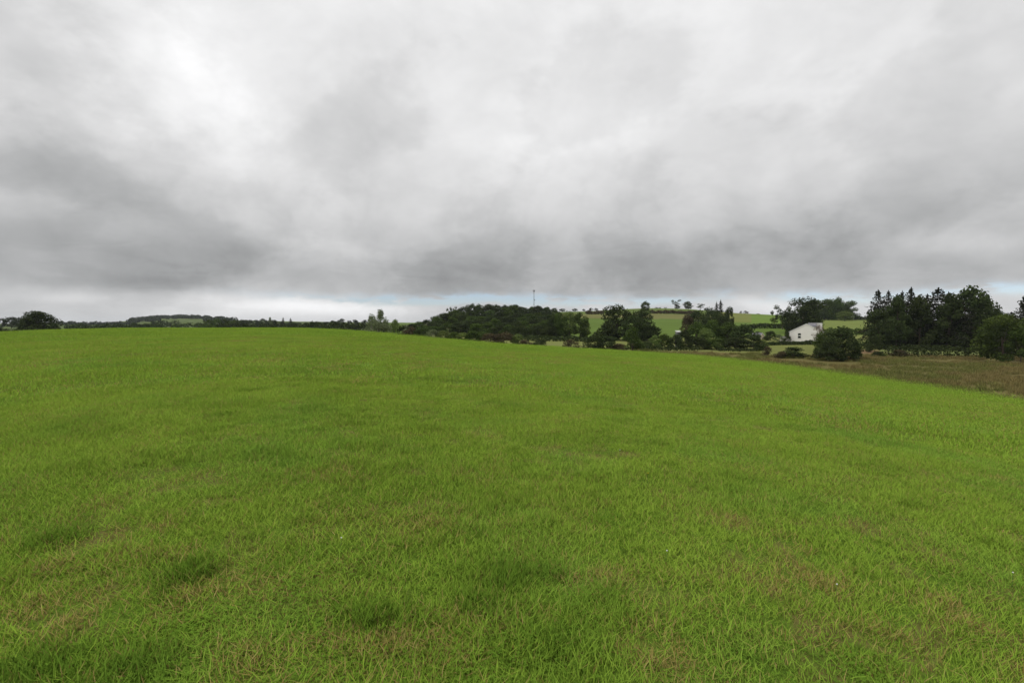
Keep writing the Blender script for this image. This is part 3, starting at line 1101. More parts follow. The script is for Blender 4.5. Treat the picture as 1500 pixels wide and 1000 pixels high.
kinds('bush', 5, 'oak', lobes=24, leaves=4200, zlo=0.10, shape='dome', leaf=0.042, trunk=0.018, fork=0.12)
kinds('midbush', 5, 'mid', lobes=24, leaves=4200, zlo=0.10, shape='dome', leaf=0.042, trunk=0.018, fork=0.12)
kinds('litbush', 4, 'light', lobes=22, leaves=3600, zlo=0.10, shape='dome', leaf=0.042, trunk=0.018, fork=0.12)
kinds('brownbush', 4, 'brown', lobes=22, leaves=3000, zlo=0.10, shape='dome', leaf=0.040, trunk=0.018, fork=0.12)
kinds('palebush', 3, 'willow', 'bark_pale', lobes=20, leaves=2600, zlo=0.12, shape='dome', leaf=0.038, trunk=0.016, fork=0.12)
kinds('twiggy', 2, 'twig', 'bark_pale', lobes=20, leaves=1500, zlo=0.15, shape='tall', leaf=0.030, lobe_r=(0.09, 0.17))
KIND['conifer'] = [conifer_meshes(50 + i, 'conifer', 0.30 + 0.05 * i, 1.3, 15) for i in range(5)]
KIND['cypress'] = [conifer_meshes(80 + i, 'conifer', 0.5, 1.3, 16, 34, 0.03) for i in range(3)]
_use = {}


ORD6 = ['lowest', 'second lowest', 'third lowest', 'third highest', 'second highest', 'highest']
ORD = ['leftmost', 'second from left', 'third from left', 'fourth from left', 'fifth from left', 'sixth from left', 'seventh from left']


def plant(kind, px, top, w, Y, label, name=None, group=None, cat=None, base=None, i=None, bare=0.0):
    """a tree or bush rooted in the ground at column px, depth Y, its tip at row top, w columns wide"""
    x = (px - 750) / F * Y
    z0 = gz(x, Y)
    h = max(1.0, at(px, top, Y)[2] - z0)
    wm = max(0.8, w * Y / F)
    ks = KIND[kind]
    _use[kind] = _use.get(kind, -1) + 1
    crown, trunk = ks[(_use[kind] if i is None else i) % len(ks)]
    bushy = 'bush' in kind
    name = name or ('bush' if bushy else 'conifer_tree' if kind in ('conifer', 'cypress') else 'broadleaf_tree')
    root = empty(name, (x, Y, z0 - 0.05))
    sxy = wm / (0.94 if kind not in ('conifer', 'cypress') else 0.86)
    root.scale = (sxy, sxy, h / 1.02)
    root.rotation_euler = (0, 0, random.Random(px * 7 + Y).random() * 6.28)
    tag(root, label, cat or ('bush' if bushy else 'tree'), group)
    link(bpy.data.objects.new('crown', crown), root)
    link(bpy.data.objects.new('trunk', trunk), root)
    return root


def hedge(name, label, line, height, width, mat, seed, dens=26, leaf=0.42, group=None, gap=0.0):
    """hedge along points (column, depth): its uneven foliage and its stems"""
    r = np.random.default_rng(seed)
    P = np.array([((px - 750) / F * Y, Y) for px, Y in line])
    seg = np.linalg.norm(np.diff(P, axis=0), axis=1)
    cum = np.r_[0, np.cumsum(seg)]
    n = int(cum[-1] * dens * (1.0 if P[:, 1].mean() < 170 else 2.4))
    s = r.random(n) * cum[-1]
    x = np.interp(s, cum, P[:, 0])
    y = np.interp(s, cum, P[:, 1])
    hh = height * (0.55 + 0.85 * fbm(s * 0.35, np.full(n, seed * 3.1), 3))
    if gap:
        ok = fbm(s * 0.16, np.full(n, seed * 1.7 + 9), 2) > gap
        s, x, y, hh = s[ok], x[ok], y[ok], hh[ok]
        n = len(s)
    th = r.random(n) * np.pi
    q = 0.5 + 0.5 * r.random(n) ** 0.5
    off = np.cos(th) * q * width / 2
    up = np.sin(th) ** 0.7 * q * hh
    ang = r.random(n) * 6.28
    x = x + off * np.cos(ang) * 0.6 + r.normal(0, .1, n)
    y = y + off
    z = terrain(x, y)[0]
    pos = np.stack([x, y, z + np.maximum(0.05, up)], -1)
    nrm = np.stack([r.normal(0, .6, n), np.cos(th) + r.normal(0, .5, n), np.sin(th) + r.normal(0, .5, n)], -1)
    V, Fc = cards(pos, nrm, leaf, r)
    ox, oy = P.mean(0)
    oz = gz(ox, oy)
    V = V - np.array([ox, oy, oz])
    lv = np.clip(0.5 + r.normal(0, .16, n) + (fbm(s * 0.5, np.full(n, 3.3), 2) - 0.5), 0, 1)
    root = empty(name, (ox, oy, oz))
    tag(root, label, 'hedge', group)
    link(bpy.data.objects.new('foliage', mesh_np('hedge_foliage', V, Fc, M[mat], {'leaf': np.repeat(lv, 4)})), root)
    mb = MB()
    for k in np.linspace(0.3, cum[-1] - 0.3, max(3, int(cum[-1] / 2.2))):
        sx, sy = np.interp(k, cum, P[:, 0]), np.interp(k, cum, P[:, 1])
        b = gz(sx, sy)
        p = np.array([sx - ox, sy - oy, b - oz])
        mb.tube([p - (0, 0, .1), p + (r.normal(0, .1), r.normal(0, .1), height * 0.35), p + (r.normal(0, .2), r.normal(0, .2), height * 0.6)], [.06, .04, .015], 4, False)
    tag(mb.obj('stems', M['bark'], root), kind='stuff')
    return root


# ---- far left: skyline tree, hedge, hill wood
plant('dusky', 3, 466, 12, 430, 'small dusky tree at the left edge of the view')
plant('dusky', 17, 464.5, 18, 430, 'low flat-topped dusky tree, left neighbour of the big round tree')
plant('dusky', 27, 464, 18, 440, 'dusky tree half hidden behind the big round tree at left')
plant('round', 58, 456, 54, 205, 'big round dark tree standing alone on the left skyline', name='broadleaf_tree', cat='tree', i=1)
plant('oak', 52, 459, 34, 208, 'darker tree merged behind the big round tree at left', i=2)
plant('bush', 40, 465, 22, 200, 'bushy growth on the left flank of the big round tree')
plant('bush', 80, 473, 16, 200, 'low bush on the right flank of the big round tree')
hedge('hedge', 'dark hedge with brownish base at the left end of the field brow', [(-40, 190), (10, 188), (60, 190), (100, 196)], 4.0, 3, 'oak', 1, 30, 0.6)
for j, (px, t, w) in enumerate(((89, 470, 6), (105, 470, 7), (117, 471.5, 7), (137, 471, 9))):
    plant('dusky', px, t, w, 900, 'tiny lone tree on the far left skyline, ' + ORD[j] + ' of four', group='tiny lone trees on the far skyline')
hedge('hedge', 'thin far hedge under the tiny lone trees on the left skyline', [(85, 880), (120, 890), (165, 900), (200, 890)], 7, 6, 'far', 2, 6, 2.0)
for j, (px, t, w) in enumerate(((172, 474, 10), (181, 472, 9), (189, 470, 9))):
    plant('dusky', px, t, w, 950, 'dusky tree at the left foot of the far wooded hill, ' + ORD[j] + ' of three', group='trees at the foot of the far wooded hill')


def far_wood():
    r = np.random.default_rng(21)
    cs, ns, lv = [], [], []
    for i in range(330):
        px = r.uniform(186, 345)
        Y = r.uniform(1120, 1620)
        ridge = np.interp(px, [186, 205, 225, 262, 290, 320, 345], [.1, .55, .85, 1, .85, .6, .3])
        if r.random() > ridge + 0.15:
            continue
        if 236 < px < 300 and Y < 1330:          # open field on the hill's face
            continue
        x = (px - 750) / F * Y
        z = gz(x, Y)
        h = r.uniform(6, 11)
        m = 34
        d = r.normal(size=(m, 3))
        d /= np.linalg.norm(d, axis=1, keepdims=True)
        cs.append(np.array([x, Y, z + h * 0.5]) + d * np.array([h * .62, h * .62, h * .5]))
        ns.append(d + r.normal(0, .4, (m, 3)))
        lv.append(np.clip(r.normal(.45, .12, m) + r.normal(0, .15), 0, 1))
    cs, ns, lv = np.concatenate(cs), np.concatenate(ns), np.concatenate(lv)
    V, Fc = cards(cs, ns, 4.0, r)
    o = link(bpy.data.objects.new('far_wood', mesh_np('far_wood', V, Fc, M['far'], {'leaf': np.repeat(lv, 4)})))
    tag(o, 'dark wood over the low far hill at left', kind='stuff')


far_wood()
hedge('hedge', 'dark hedge along the foot of the far left hill', [(222, 560), (245, 555), (262, 560)], 7, 6, 'oak', 3, 8, 1.4)
hedge('hedge', 'broken low hedge below the pale field on the far left hill', [(262, 560), (285, 565), (300, 560)], 5, 5, 'mid', 4, 8, 1.4, gap=0.45)
for j, (px, t, w, k) in enumerate(((306, 468, 16, 'tree'), (318, 466.5, 16, 'tree'), (329, 467, 15, 'oak'), (340, 469, 14, 'tree'))):
    plant(k, px, t, w, 420, 'rounded tree in the clump right of the far wooded hill, ' + ORD[j] + ' of four', group='green clump right of the far wooded hill')
r_ = random.Random(4)
for i in range(17):
    px = 348 + i * 9.2 + r_.uniform(-3, 3)
    top = np.interp(px, [345, 370, 395, 415, 432, 450, 475, 495, 510], [469, 467, 467.5, 470, 472, 472.5, 470, 470, 470]) + r_.uniform(-1, 1.6)
    plant(r_.choice(['dusky', 'oak', 'dusky', 'tree']), px, top, r_.uniform(11, 17), r_.choice([470, 520, 600]), 'dark tree in the long far tree line behind the field brow',
          group='long far tree line behind the field brow')
plant('willow', 396, 464, 8, 500, 'thin pale tree rising above the far tree line')
plant('conifer', 415, 464.5, 7, 520, 'small pointed conifer, left of two on the far tree line')
plant('conifer', 426, 465.5, 8, 520, 'small pointed conifer, right of two on the far tree line')
for j, (px, t, w) in enumerate(((500, 467, 12), (512, 469, 9), (521, 468, 11), (534, 468.5, 10), (545, 470, 12))):
    plant('dusky', px, t, w, 560, 'small dark skyline tree left of the pale willow, ' + ORD[j] + ' of five', group='small trees left of the pale willow')
hedge('hedge', 'mid green hedge running below the far tree line', [(318, 335), (420, 320), (480, 310), (540, 300)], 6.0, 4, 'oak', 5, 22, 0.9)
hedge('hedge', 'dark hedge behind the brow between the lone tree and the far hill', [(96, 395), (150, 400), (205, 400), (240, 395)], 4.6, 4, 'oak', 19, 16, 1.0)
hedge('hedge', 'patchy hedge behind the brow below the far hill', [(236, 380), (285, 380), (330, 370)], 4.4, 4, 'mid', 20, 14, 1.0, gap=0.38)
hedge('hedge', 'olive hedge just behind the brow, left of the pale willow', [(470, 200), (505, 195), (540, 190)], 3.0, 3, 'mid', 6, 26, 0.6)

# ---- pale willow and the hedge line below the wood
plant('willow', 557, 452, 26, 190, 'tall pale grey-green willow on the brow, tallest of its clump', i=0)
plant('willow', 545, 460, 24, 192, 'pale willow forming the left shoulder of its clump', i=1)
plant('willow', 566, 468, 24, 188, 'low pale willow right of the tallest willow', i=2)
plant('lit', 578, 468, 17, 196, 'light green round tree beside the pale willow')
plant('palebush', 553, 469, 46, 184, 'pale bushy growth at the foot of the willow')
for j, (k, px, t, w, Y, lb) in enumerate([
        ('bush', 590, 478, 18, 170, 'dark bush right of the willow clump'),
        ('brownbush', 603, 480, 22, 165, 'dark brownish bush, second right of the willow clump'),
        ('bush', 617, 481, 22, 163, 'dark bush left of the pale elder bush'),
        ('palebush', 634, 484, 22, 158, 'pale grey-green bush at the lower left of the wood'),
        ('litbush', 650, 485, 20, 158, 'light green bush right of the pale grey-green bush'),
        ('midbush', 664, 488, 22, 155, 'mid green bush below the left part of the wood'),
        ('litbush', 678, 488, 22, 153, 'light green bush below the left part of the wood'),
        ('midbush', 694, 486, 24, 152, 'tallish green bush below the wood, left of the brown bushes'),
        ('brownbush', 716, 490, 26, 150, 'reddish brown bush, left of two below the wood'),
        ('brownbush', 739, 488, 30, 150, 'reddish brown bush, larger of two below the wood'),
        ('litbush', 759, 491, 20, 152, 'bright yellow-green bush below the mast'),
        ('brownbush', 770, 499, 22, 145, 'low brownish bush right of the bright yellow-green bush'),
        ('bush', 791, 496, 20, 145, 'small dark isolated bush on the pale strip'),
        ('brownbush', 836, 497, 22, 145, 'small brownish isolated bush on the pale strip'),
        ('bush', 870, 492, 24, 142, 'wide dark bush on the brow, left half'),
        ('bush', 890, 492, 30, 142, 'wide dark bush on the brow, right half'),
]):
    plant(k, px, t - 1.5 if px < 775 else t, w * 1.3, Y, lb)

# ---- the wood on the slope below the mast
r_ = random.Random(12)
TOPS = [(596, 478), (605, 473), (620, 470), (632, 465), (645, 459), (660, 455), (680, 449), (697, 447), (718, 447), (738, 449), (755, 449),
        (775, 451), (800, 451), (818, 455), (835, 458), (850, 460), (862, 463)]
tx, ty = zip(*TOPS)
for j, (px, t, w) in enumerate(((603, 474, 14), (614, 471, 16), (626, 468, 18), (638, 463, 20), (650, 458, 20), (663, 455, 18))):
    plant(('round', 'roundmid')[j % 2], px, t, w * 1.25, 292 + 12 * j, 'dark tree on the sloping left end of the wood, ' + ORD6[j] + ' of six', group='trees on the left slope of the wood')
WL = 'dark broadleaf tree in the dense wood on the slope below the mast'
WG = 'trees of the wood below the mast'
for Y, px0, px1, step, k, drop in ((400, 668, 812, 11, 0.0, 0), (350, 642, 816, 12, 0.22, 0), (305, 622, 818, 13, 0.45, 0), (265, 606, 822, 14, 0.66, 0), (236, 700, 828, 15, 0.80, 0)):
    px = px0
    while px < px1:
        sky_top = np.interp(px, tx, ty)
        foot = np.interp(px, [600, 700, 800, 870], [490, 494, 497, 497])
        top = sky_top + (foot - sky_top) * k * 0.72 + r_.uniform(-2.2, 2.6)
        plant(r_.choice(['round', 'roundmid', 'oak', 'round', 'roundmid']), px, top + r_.uniform(-1.5, 1.5), r_.uniform(20, 31) * (1 if k < .5 else 1.15), Y + r_.uniform(-12, 12), WL, group=WG)
        px += step * r_.uniform(.75, 1.25)
for px, t, w, Y, lb in ((657, 450, 7, 405, 'slim tree poking above the wood, left of two'), (664, 448.5, 9, 405, 'slim tree poking above the wood, right of two'),
                        (697, 443.5, 15, 410, 'windswept ragged tree on top of the wood'), (719, 444.5, 16, 410, 'ragged crown standing above the wood, left of the mast'),
                        (739, 446.5, 15, 410, 'dark pointed crown above the wood, left of the mast'), (754, 446, 20, 415, 'broad dark crown above the wood beside the mast')):
    plant('ragged' if 'ragged' in lb or 'slim' in lb else 'round', px, t, w * (1.4 if 'slim' in lb else 1.15), Y, lb)
for j, (px, t, w) in enumerate(((779, 449, 10), (790, 448.5, 12), (801, 449.5, 12), (812, 451, 11), (824, 452, 11), (842, 452, 9), (855, 452.3, 5))):
    plant('dusky' if px > 820 else 'oak', px, t, w, 640, 'small tree on the hilltop right of the mast, ' + ORD[j] + ' of seven', group='hilltop trees right of the mast')
for j, (px, t, w) in enumerate(((866, 451, 7), (873, 451.3, 6))):
    plant('dusky', px, t, w, 690, ('left', 'right')[j] + ' tiny tree of a close pair on the bare hilltop', group='pair of tiny trees on the bare hilltop')
for j, (px, t, w, k) in enumerate(((812, 462, 22, 'oak'), (820, 458, 26, 'tree'), (834, 456, 24, 'lit'), (850, 458, 28, 'tree'), (858, 470, 20, 'lit'))):
    plant(k, px, t, w, 228, 'leafy tree at the right end of the wood, ' + ORD[j] + ' of five', group='leafy trees at the right end of the wood')
hedge('hedge', 'dark hedge foot along the lower edge of the wood', [(690, 205), (740, 205), (800, 205), (850, 203), (880, 200)], 2.4, 3, 'oak', 7, 22, 0.6)

# ---- paired dark trees and the bushes before them
plant('round', 903, 447, 54, 215, 'great dark broadleaf tree, left and taller of a touching pair', i=0)
plant('round', 943, 453, 46, 212, 'great dark broadleaf tree, right and lower of a touching pair', i=3)
plant('bush', 892, 474, 44, 216, 'dark undergrowth below the left tree of the pair')
plant('bush', 951, 476, 40, 213, 'dark undergrowth below the right tree of the pair')
plant('oak', 926, 462, 40, 208, 'dark tree filling the middle of the touching pair', i=4)
plant('tree', 945, 441.5, 15, 560, 'pointed tree on the hill peeping over the right tree of the pair')
plant('midbush', 927, 479, 34, 148, 'round grey-green bush standing before the paired dark trees', i=1)
for k, px, t, w, Y, lb in [
        ('litbush', 959, 491, 20, 164, 'yellow-green bush right of the round grey-green bush'),
        ('midbush', 974, 489, 26, 166, 'green bush below the brown hill field'),
        ('bush', 990, 489, 24, 164, 'dark bush below the brown hill field'),
        ('bush', 948, 500, 26, 159, 'low dark bush on the brow right of the round bush'),
        ('brownbush', 905, 503, 30, 140, 'low brownish scrub left of the round grey-green bush'),
        ('bush', 1004, 484, 24, 164, 'dark upright bush at the left end of the tall scrub'),
]:
    plant(k, px, t, w, Y, lb)

# ---- hilltop
for px, t, w, lb in ((990, 438.5, 15, 'tallest of three trees spaced along the bare hilltop'), (1008, 441.5, 14, 'full round tree, middle of three on the bare hilltop'),
                     (1025, 444.5, 14, 'open-crowned tree, right of three on the bare hilltop'), (1034, 451, 8, 'small shrubby tree right of three hilltop trees')):
    plant('ragged' if px in (990, 1025) else 'oak', px, t, w, 690, lb)
plant('bush', 992, 447, 10, 692, 'low shrub at the foot of the tallest hilltop tree')
hedge('hedge', 'thin dark hedge on the very top of the hill', [(950, 712), (962, 712), (976, 712)], 1.9, 3, 'far', 8, 2.5, 1.1, gap=0.42)
hedge('hedge', 'brown hedge between the green and brown hill fields', [(952, 508), (985, 510), (1022, 512)], 3.4, 4, 'brown', 9, 12, 1.3)
hedge('hedge', 'brown hedge across the hill left of the paired trees', [(858, 506), (884, 508)], 3.6, 4, 'brown', 10, 12, 1.3)
for j, (px, t, w) in enumerate(((1085, 455.5, 4), (1092, 455, 8), (1110, 459.5, 6))):
    plant('brownbush', px, t, w, 690, 'low scrubby bush on the bare far ridge, ' + ORD[j] + ' of three', group='scrub on the far ridge')

# ---- tall scrub with conifers
plant('conifer', 1049, 441, 15, 255, 'dark spiky conifer, left of two above the scrub')
plant('conifer', 1055, 438.5, 18, 255, 'dark spiky conifer, right and taller of two above the scrub')
plant('oak', 1041, 452, 30, 250, 'dark tree under the two spiky conifers')
plant('oak', 1068, 449, 14, 260, 'round dark tree right of the two spiky conifers')
plant('oak', 1020, 455, 36, 240, 'dark tree left below the two spiky conifers')
plant('oak', 1056, 460, 34, 235, 'dark tree right below the two spiky conifers')
plant('brownbush', 1006, 462, 22, 235, 'brownish tree at the left edge of the dark conifer group')
for k, px, t, w, Y, lb in [
        ('midbush', 1022, 473, 34, 181, 'grey-green bush, left of the tall scrub'),
        ('midbush', 1046, 470, 40, 184, 'large round green bush in the middle of the tall scrub'),
        ('litbush', 1034, 480, 26, 176, 'light green bush in the middle of the tall scrub'),
        ('midbush', 1066, 472, 36, 182, 'green bush right of the middle of the tall scrub'),
        ('bush', 1089, 474, 46, 176, 'largest dark bush at the right of the tall scrub'),
        ('bush', 1020, 493, 40, 166, 'dark low bush at the left front of the tall scrub'),
        ('midbush', 1050, 496, 36, 164, 'green low bush at the middle front of the tall scrub'),
        ('bush', 1076, 494, 40, 163, 'dark low bush at the right front of the tall scrub'),
        ('bush', 1104, 490, 34, 160, 'dark round bush at the right end of the tall scrub'),
        ('litbush', 1115, 497, 24, 161, 'lighter green bush at the right end of the tall scrub'),
        ('brownbush', 1124, 507, 14, 136, 'small rusty bush at the foot of the right scrub'),
        ('bush', 1162, 508, 38, 132, 'low rounded dark bush below the white house'),
        ('brownbush', 1145, 514, 22, 131, 'small brown bush left of the low rounded bush'),
        ('brownbush', 1197, 514, 14, 128, 'small brown bush left of the great dark bush'),
        ('bush', 1232, 477, 58, 126, 'great dark bush right of the white house'),
        ('midbush', 1208, 484, 30, 150, 'green bush between the house and the great dark bush'),
        ('bush', 1216, 497, 36, 122, 'dark left shoulder of the great dark bush'),
        ('bush', 1246, 496, 32, 123, 'dark right shoulder of the great dark bush'),
        ('bush', 1282, 493, 22, 150, 'low dark bush left under the conifers'),
        ('bush', 1287, 514, 20, 135, 'small low bush on the bare earth patch'),
        ('brownbush', 1318, 512, 26, 136, 'brownish bush at the left end of the right hedge'),
        ('tree', 1470, 459, 66, 124, 'large green tree in front of the conifers at right'),
        ('midbush', 1496, 480, 40, 120, 'green bush at the right edge of the view'),
]:
    plant(k, px, t, w, Y, lb)

# ---- round the house
plant('dusky', 1110, 485, 9, 250, 'small shrub left of the little cream house')
plant('bush', 1129, 484, 20, 205, 'dark garden bush between the cream house and the white house')
plant('palebush', 1142, 489, 14, 196, 'pale flowering shrub left of the white house')
plant('bush', 1153, 483, 9, 192, 'small dark shrub at the left corner of the white house')
plant('twiggy', 1199, 474, 20, 178, 'sparse brownish tree in front of the white house roof', i=0)
hedge('hedge', 'clipped dark garden hedge in front of the white house', [(1122, 180), (1160, 178), (1196, 176), (1215, 176)], 1.5, 1.6, 'oak', 11, 60, 0.42)
hedge('hedge', 'dark field hedge behind the garden of the white house', [(1098, 300), (1125, 300), (1155, 298)], 3.0, 3, 'oak', 12, 20, 0.8)
plant('ragged', 1134, 453, 15, 300, 'ragged tree at the left end of the trees behind the house')
plant('ragged', 1146, 446, 24, 290, 'airy tree left of the great tree behind the house', i=1)
plant('oak', 1175, 437, 56, 262, 'great dark tree rising behind the white house', i=5)
plant('oak', 1160, 455, 34, 255, 'lower dark tree behind the left of the white house')
plant('oak', 1189, 452, 30, 258, 'dark tree behind the chimney of the white house')
for px, t, w, lb in ((1194, 439, 30, 'leafy tree in the hilltop grove, next to the great tree'), (1208, 438, 24, 'leafy tree in the middle of the hilltop grove'),
                     (1218, 439, 22, 'leafy tree right of the middle of the hilltop grove'), (1227, 435.5, 16, 'slightly taller tree in the hilltop grove'),
                     (1243, 441, 25, 'round-edged tree closing the hilltop grove at right'), (1232, 446, 24, 'lower tree in the right half of the hilltop grove'),
                     (1207, 447, 26, 'lower tree in the left half of the hilltop grove')):
    plant('roundmid', px, t, w * 1.25, 470, lb)
plant('lit', 1237, 456, 26, 440, 'light green bushy tree below the right end of the hilltop grove')
hedge('hedge', 'dark hedge on the hill between grove and conifers', [(1252, 470), (1275, 470), (1310, 470)], 3.5, 4, 'oak', 13, 12, 1.1)
hedge('hedge', 'low green hedge below the hill field right of the house', [(1200, 240), (1240, 238), (1290, 236)], 3.0, 3, 'mid', 14, 20, 0.7)

# ---- conifers at right
for k, px, t, w, Y, lb in [
        ('conifer', 1285, 422, 38, 168, 'leftmost tall conifer with an open layered top'),
        ('conifer', 1300, 424, 28, 172, 'second tall conifer from the left with a narrow top'),
        ('conifer', 1313, 429, 26, 166, 'bushy-topped conifer, third from the left'),
        ('conifer', 1320, 424, 24, 174, 'thin-tipped conifer, fourth from the left'),
        ('cypress', 1333, 419.5, 36, 168, 'dense pointed conifer in the left half of the row'),
        ('conifer', 1346, 433, 26, 170, 'lower conifer left of the middle of the row'),
        ('conifer', 1357, 428, 22, 174, 'thin spire in the middle of the conifer row'),
        ('cypress', 1373, 420, 52, 168, 'broad pointed conifer right of the middle of the row'),
        ('conifer', 1388, 427, 30, 172, 'ragged conifer left of the great dark conifer'),
        ('tall', 1420, 417.5, 68, 166, 'great dark broad-crowned evergreen at the right end of the row'),
        ('oak', 1436, 434, 44, 164, 'dark shoulder of the great evergreen at right'),
        ('cypress', 1404, 436, 42, 162, 'dark conifer filling the left flank of the great evergreen'),
        ('tall', 1347, 431, 42, 163, 'dark undergrowth tree in the middle of the conifer row'),
        ('tall', 1313, 434, 42, 163, 'dark undergrowth tree in the left of the conifer row'),
        ('tall', 1390, 429, 44, 162, 'dark undergrowth tree in the right of the conifer row'),
        ('round', 1290, 452, 42, 164, 'dark low tree under the leftmost conifers'),
        ('cypress', 1501, 431, 44, 150, 'reddish-edged conifer cut by the right edge of the view'),
        ('oak', 1462, 456, 40, 175, 'dark tree between the great evergreen and the right edge conifer'),
]:
    plant(k, px, t, w * (1.22 if k in ('conifer', 'cypress') else 1.1), Y, lb)
hedge('hedge', 'dark bramble hedge along the far side of the rushes at right', [(1300, 137), (1340, 138), (1400, 138), (1450, 136), (1520, 132), (1600, 130)], 3.2, 3.2, 'oak', 15, 60, 0.45)
hedge('hedge', 'low dark hedge at the foot of the conifer row', [(1268, 160), (1330, 160), (1400, 158), (1445, 157)], 1.6, 2, 'oak', 16, 40, 0.45)
hedge('hedge', 'low scrub along the far side of the rushes below the house', [(1130, 140), (1190, 138), (1260, 134), (1300, 136)], 1.0, 1.6, 'mid', 17, 40, 0.35, gap=0.45)
hedge('hedge', 'low scrub along the brow below the tall scrub', [(935, 154), (980, 157), (1040, 158), (1110, 156)], 1.3, 1.8, 'oak', 18, 40, 0.4, gap=0.4)

# ------------------------------------------------------------------ mast
def mast():
    Y = 720.0
    x = (782 - 750) / F * Y
    z0 = gz(x, Y)
    H = at(782, 424, Y)[2] - z0
    root = empty('radio_mast', (x, Y, z0))
    tag(root, 'slim grey lattice radio mast rising above the wooded hilltop', 'mast')
    w0, w1 = 1.1, 0.62
    cor = [(-1, -1), (1, -1), (1, 1), (-1, 1)]
    for cx, cy in cor:
        mb = MB()
        mb.tube([(cx * w0, cy * w0, 0), (cx * w1, cy * w1, H * 0.93)], 0.09, 5)
        mb.obj('leg', M['steel'], root)
    mb = MB()
    n = 14
    for i in range(n):
        a, b = H * 0.93 * i / n, H * 0.93 * (i + 1) / n
        wa, wb = w0 + (w1 - w0) * i / n, w0 + (w1 - w0) * (i + 1) / n
        for j in range(4):
            p, q = cor[j], cor[(j + 1) % 4]
            mb.tube([(p[0] * wa, p[1] * wa, a), (q[0] * wb, q[1] * wb, b)], 0.05, 4)
            mb.tube([(p[0] * wb, p[1] * wb, b), (q[0] * wb, q[1] * wb, b)], 0.05, 4)
    mb.obj('bracing', M['steel'], root)
    mb = MB()
    mb.box(-1.1, 1.1, -1.1, 1.1, H * 0.925, H * 0.935)
    mb.obj('platform', M['steel'], root)
    for k in range(6):
        a = k * math.pi / 3
        mb = MB()
        mb.tube([(1.25 * math.cos(a), 1.25 * math.sin(a), H * 0.90), (1.25 * math.cos(a), 1.25 * math.sin(a), H * 0.985)], 0.24, 6)
        mb.obj('antenna', M['dish'], root)
    mb = MB()
    mb.tube([(0, 0, H * 0.935), (0, 0, H)], [0.06, 0.03], 5)
    mb.obj('lightning_rod', M['steel'], root)
    mb = MB()
    mb.tube([(1.0, -0.9, H * 0.55), (1.0, -1.3, H * 0.55)], [0.75, 0.6], 12)
    mb.obj('dish', M['dish'], root)


mast()


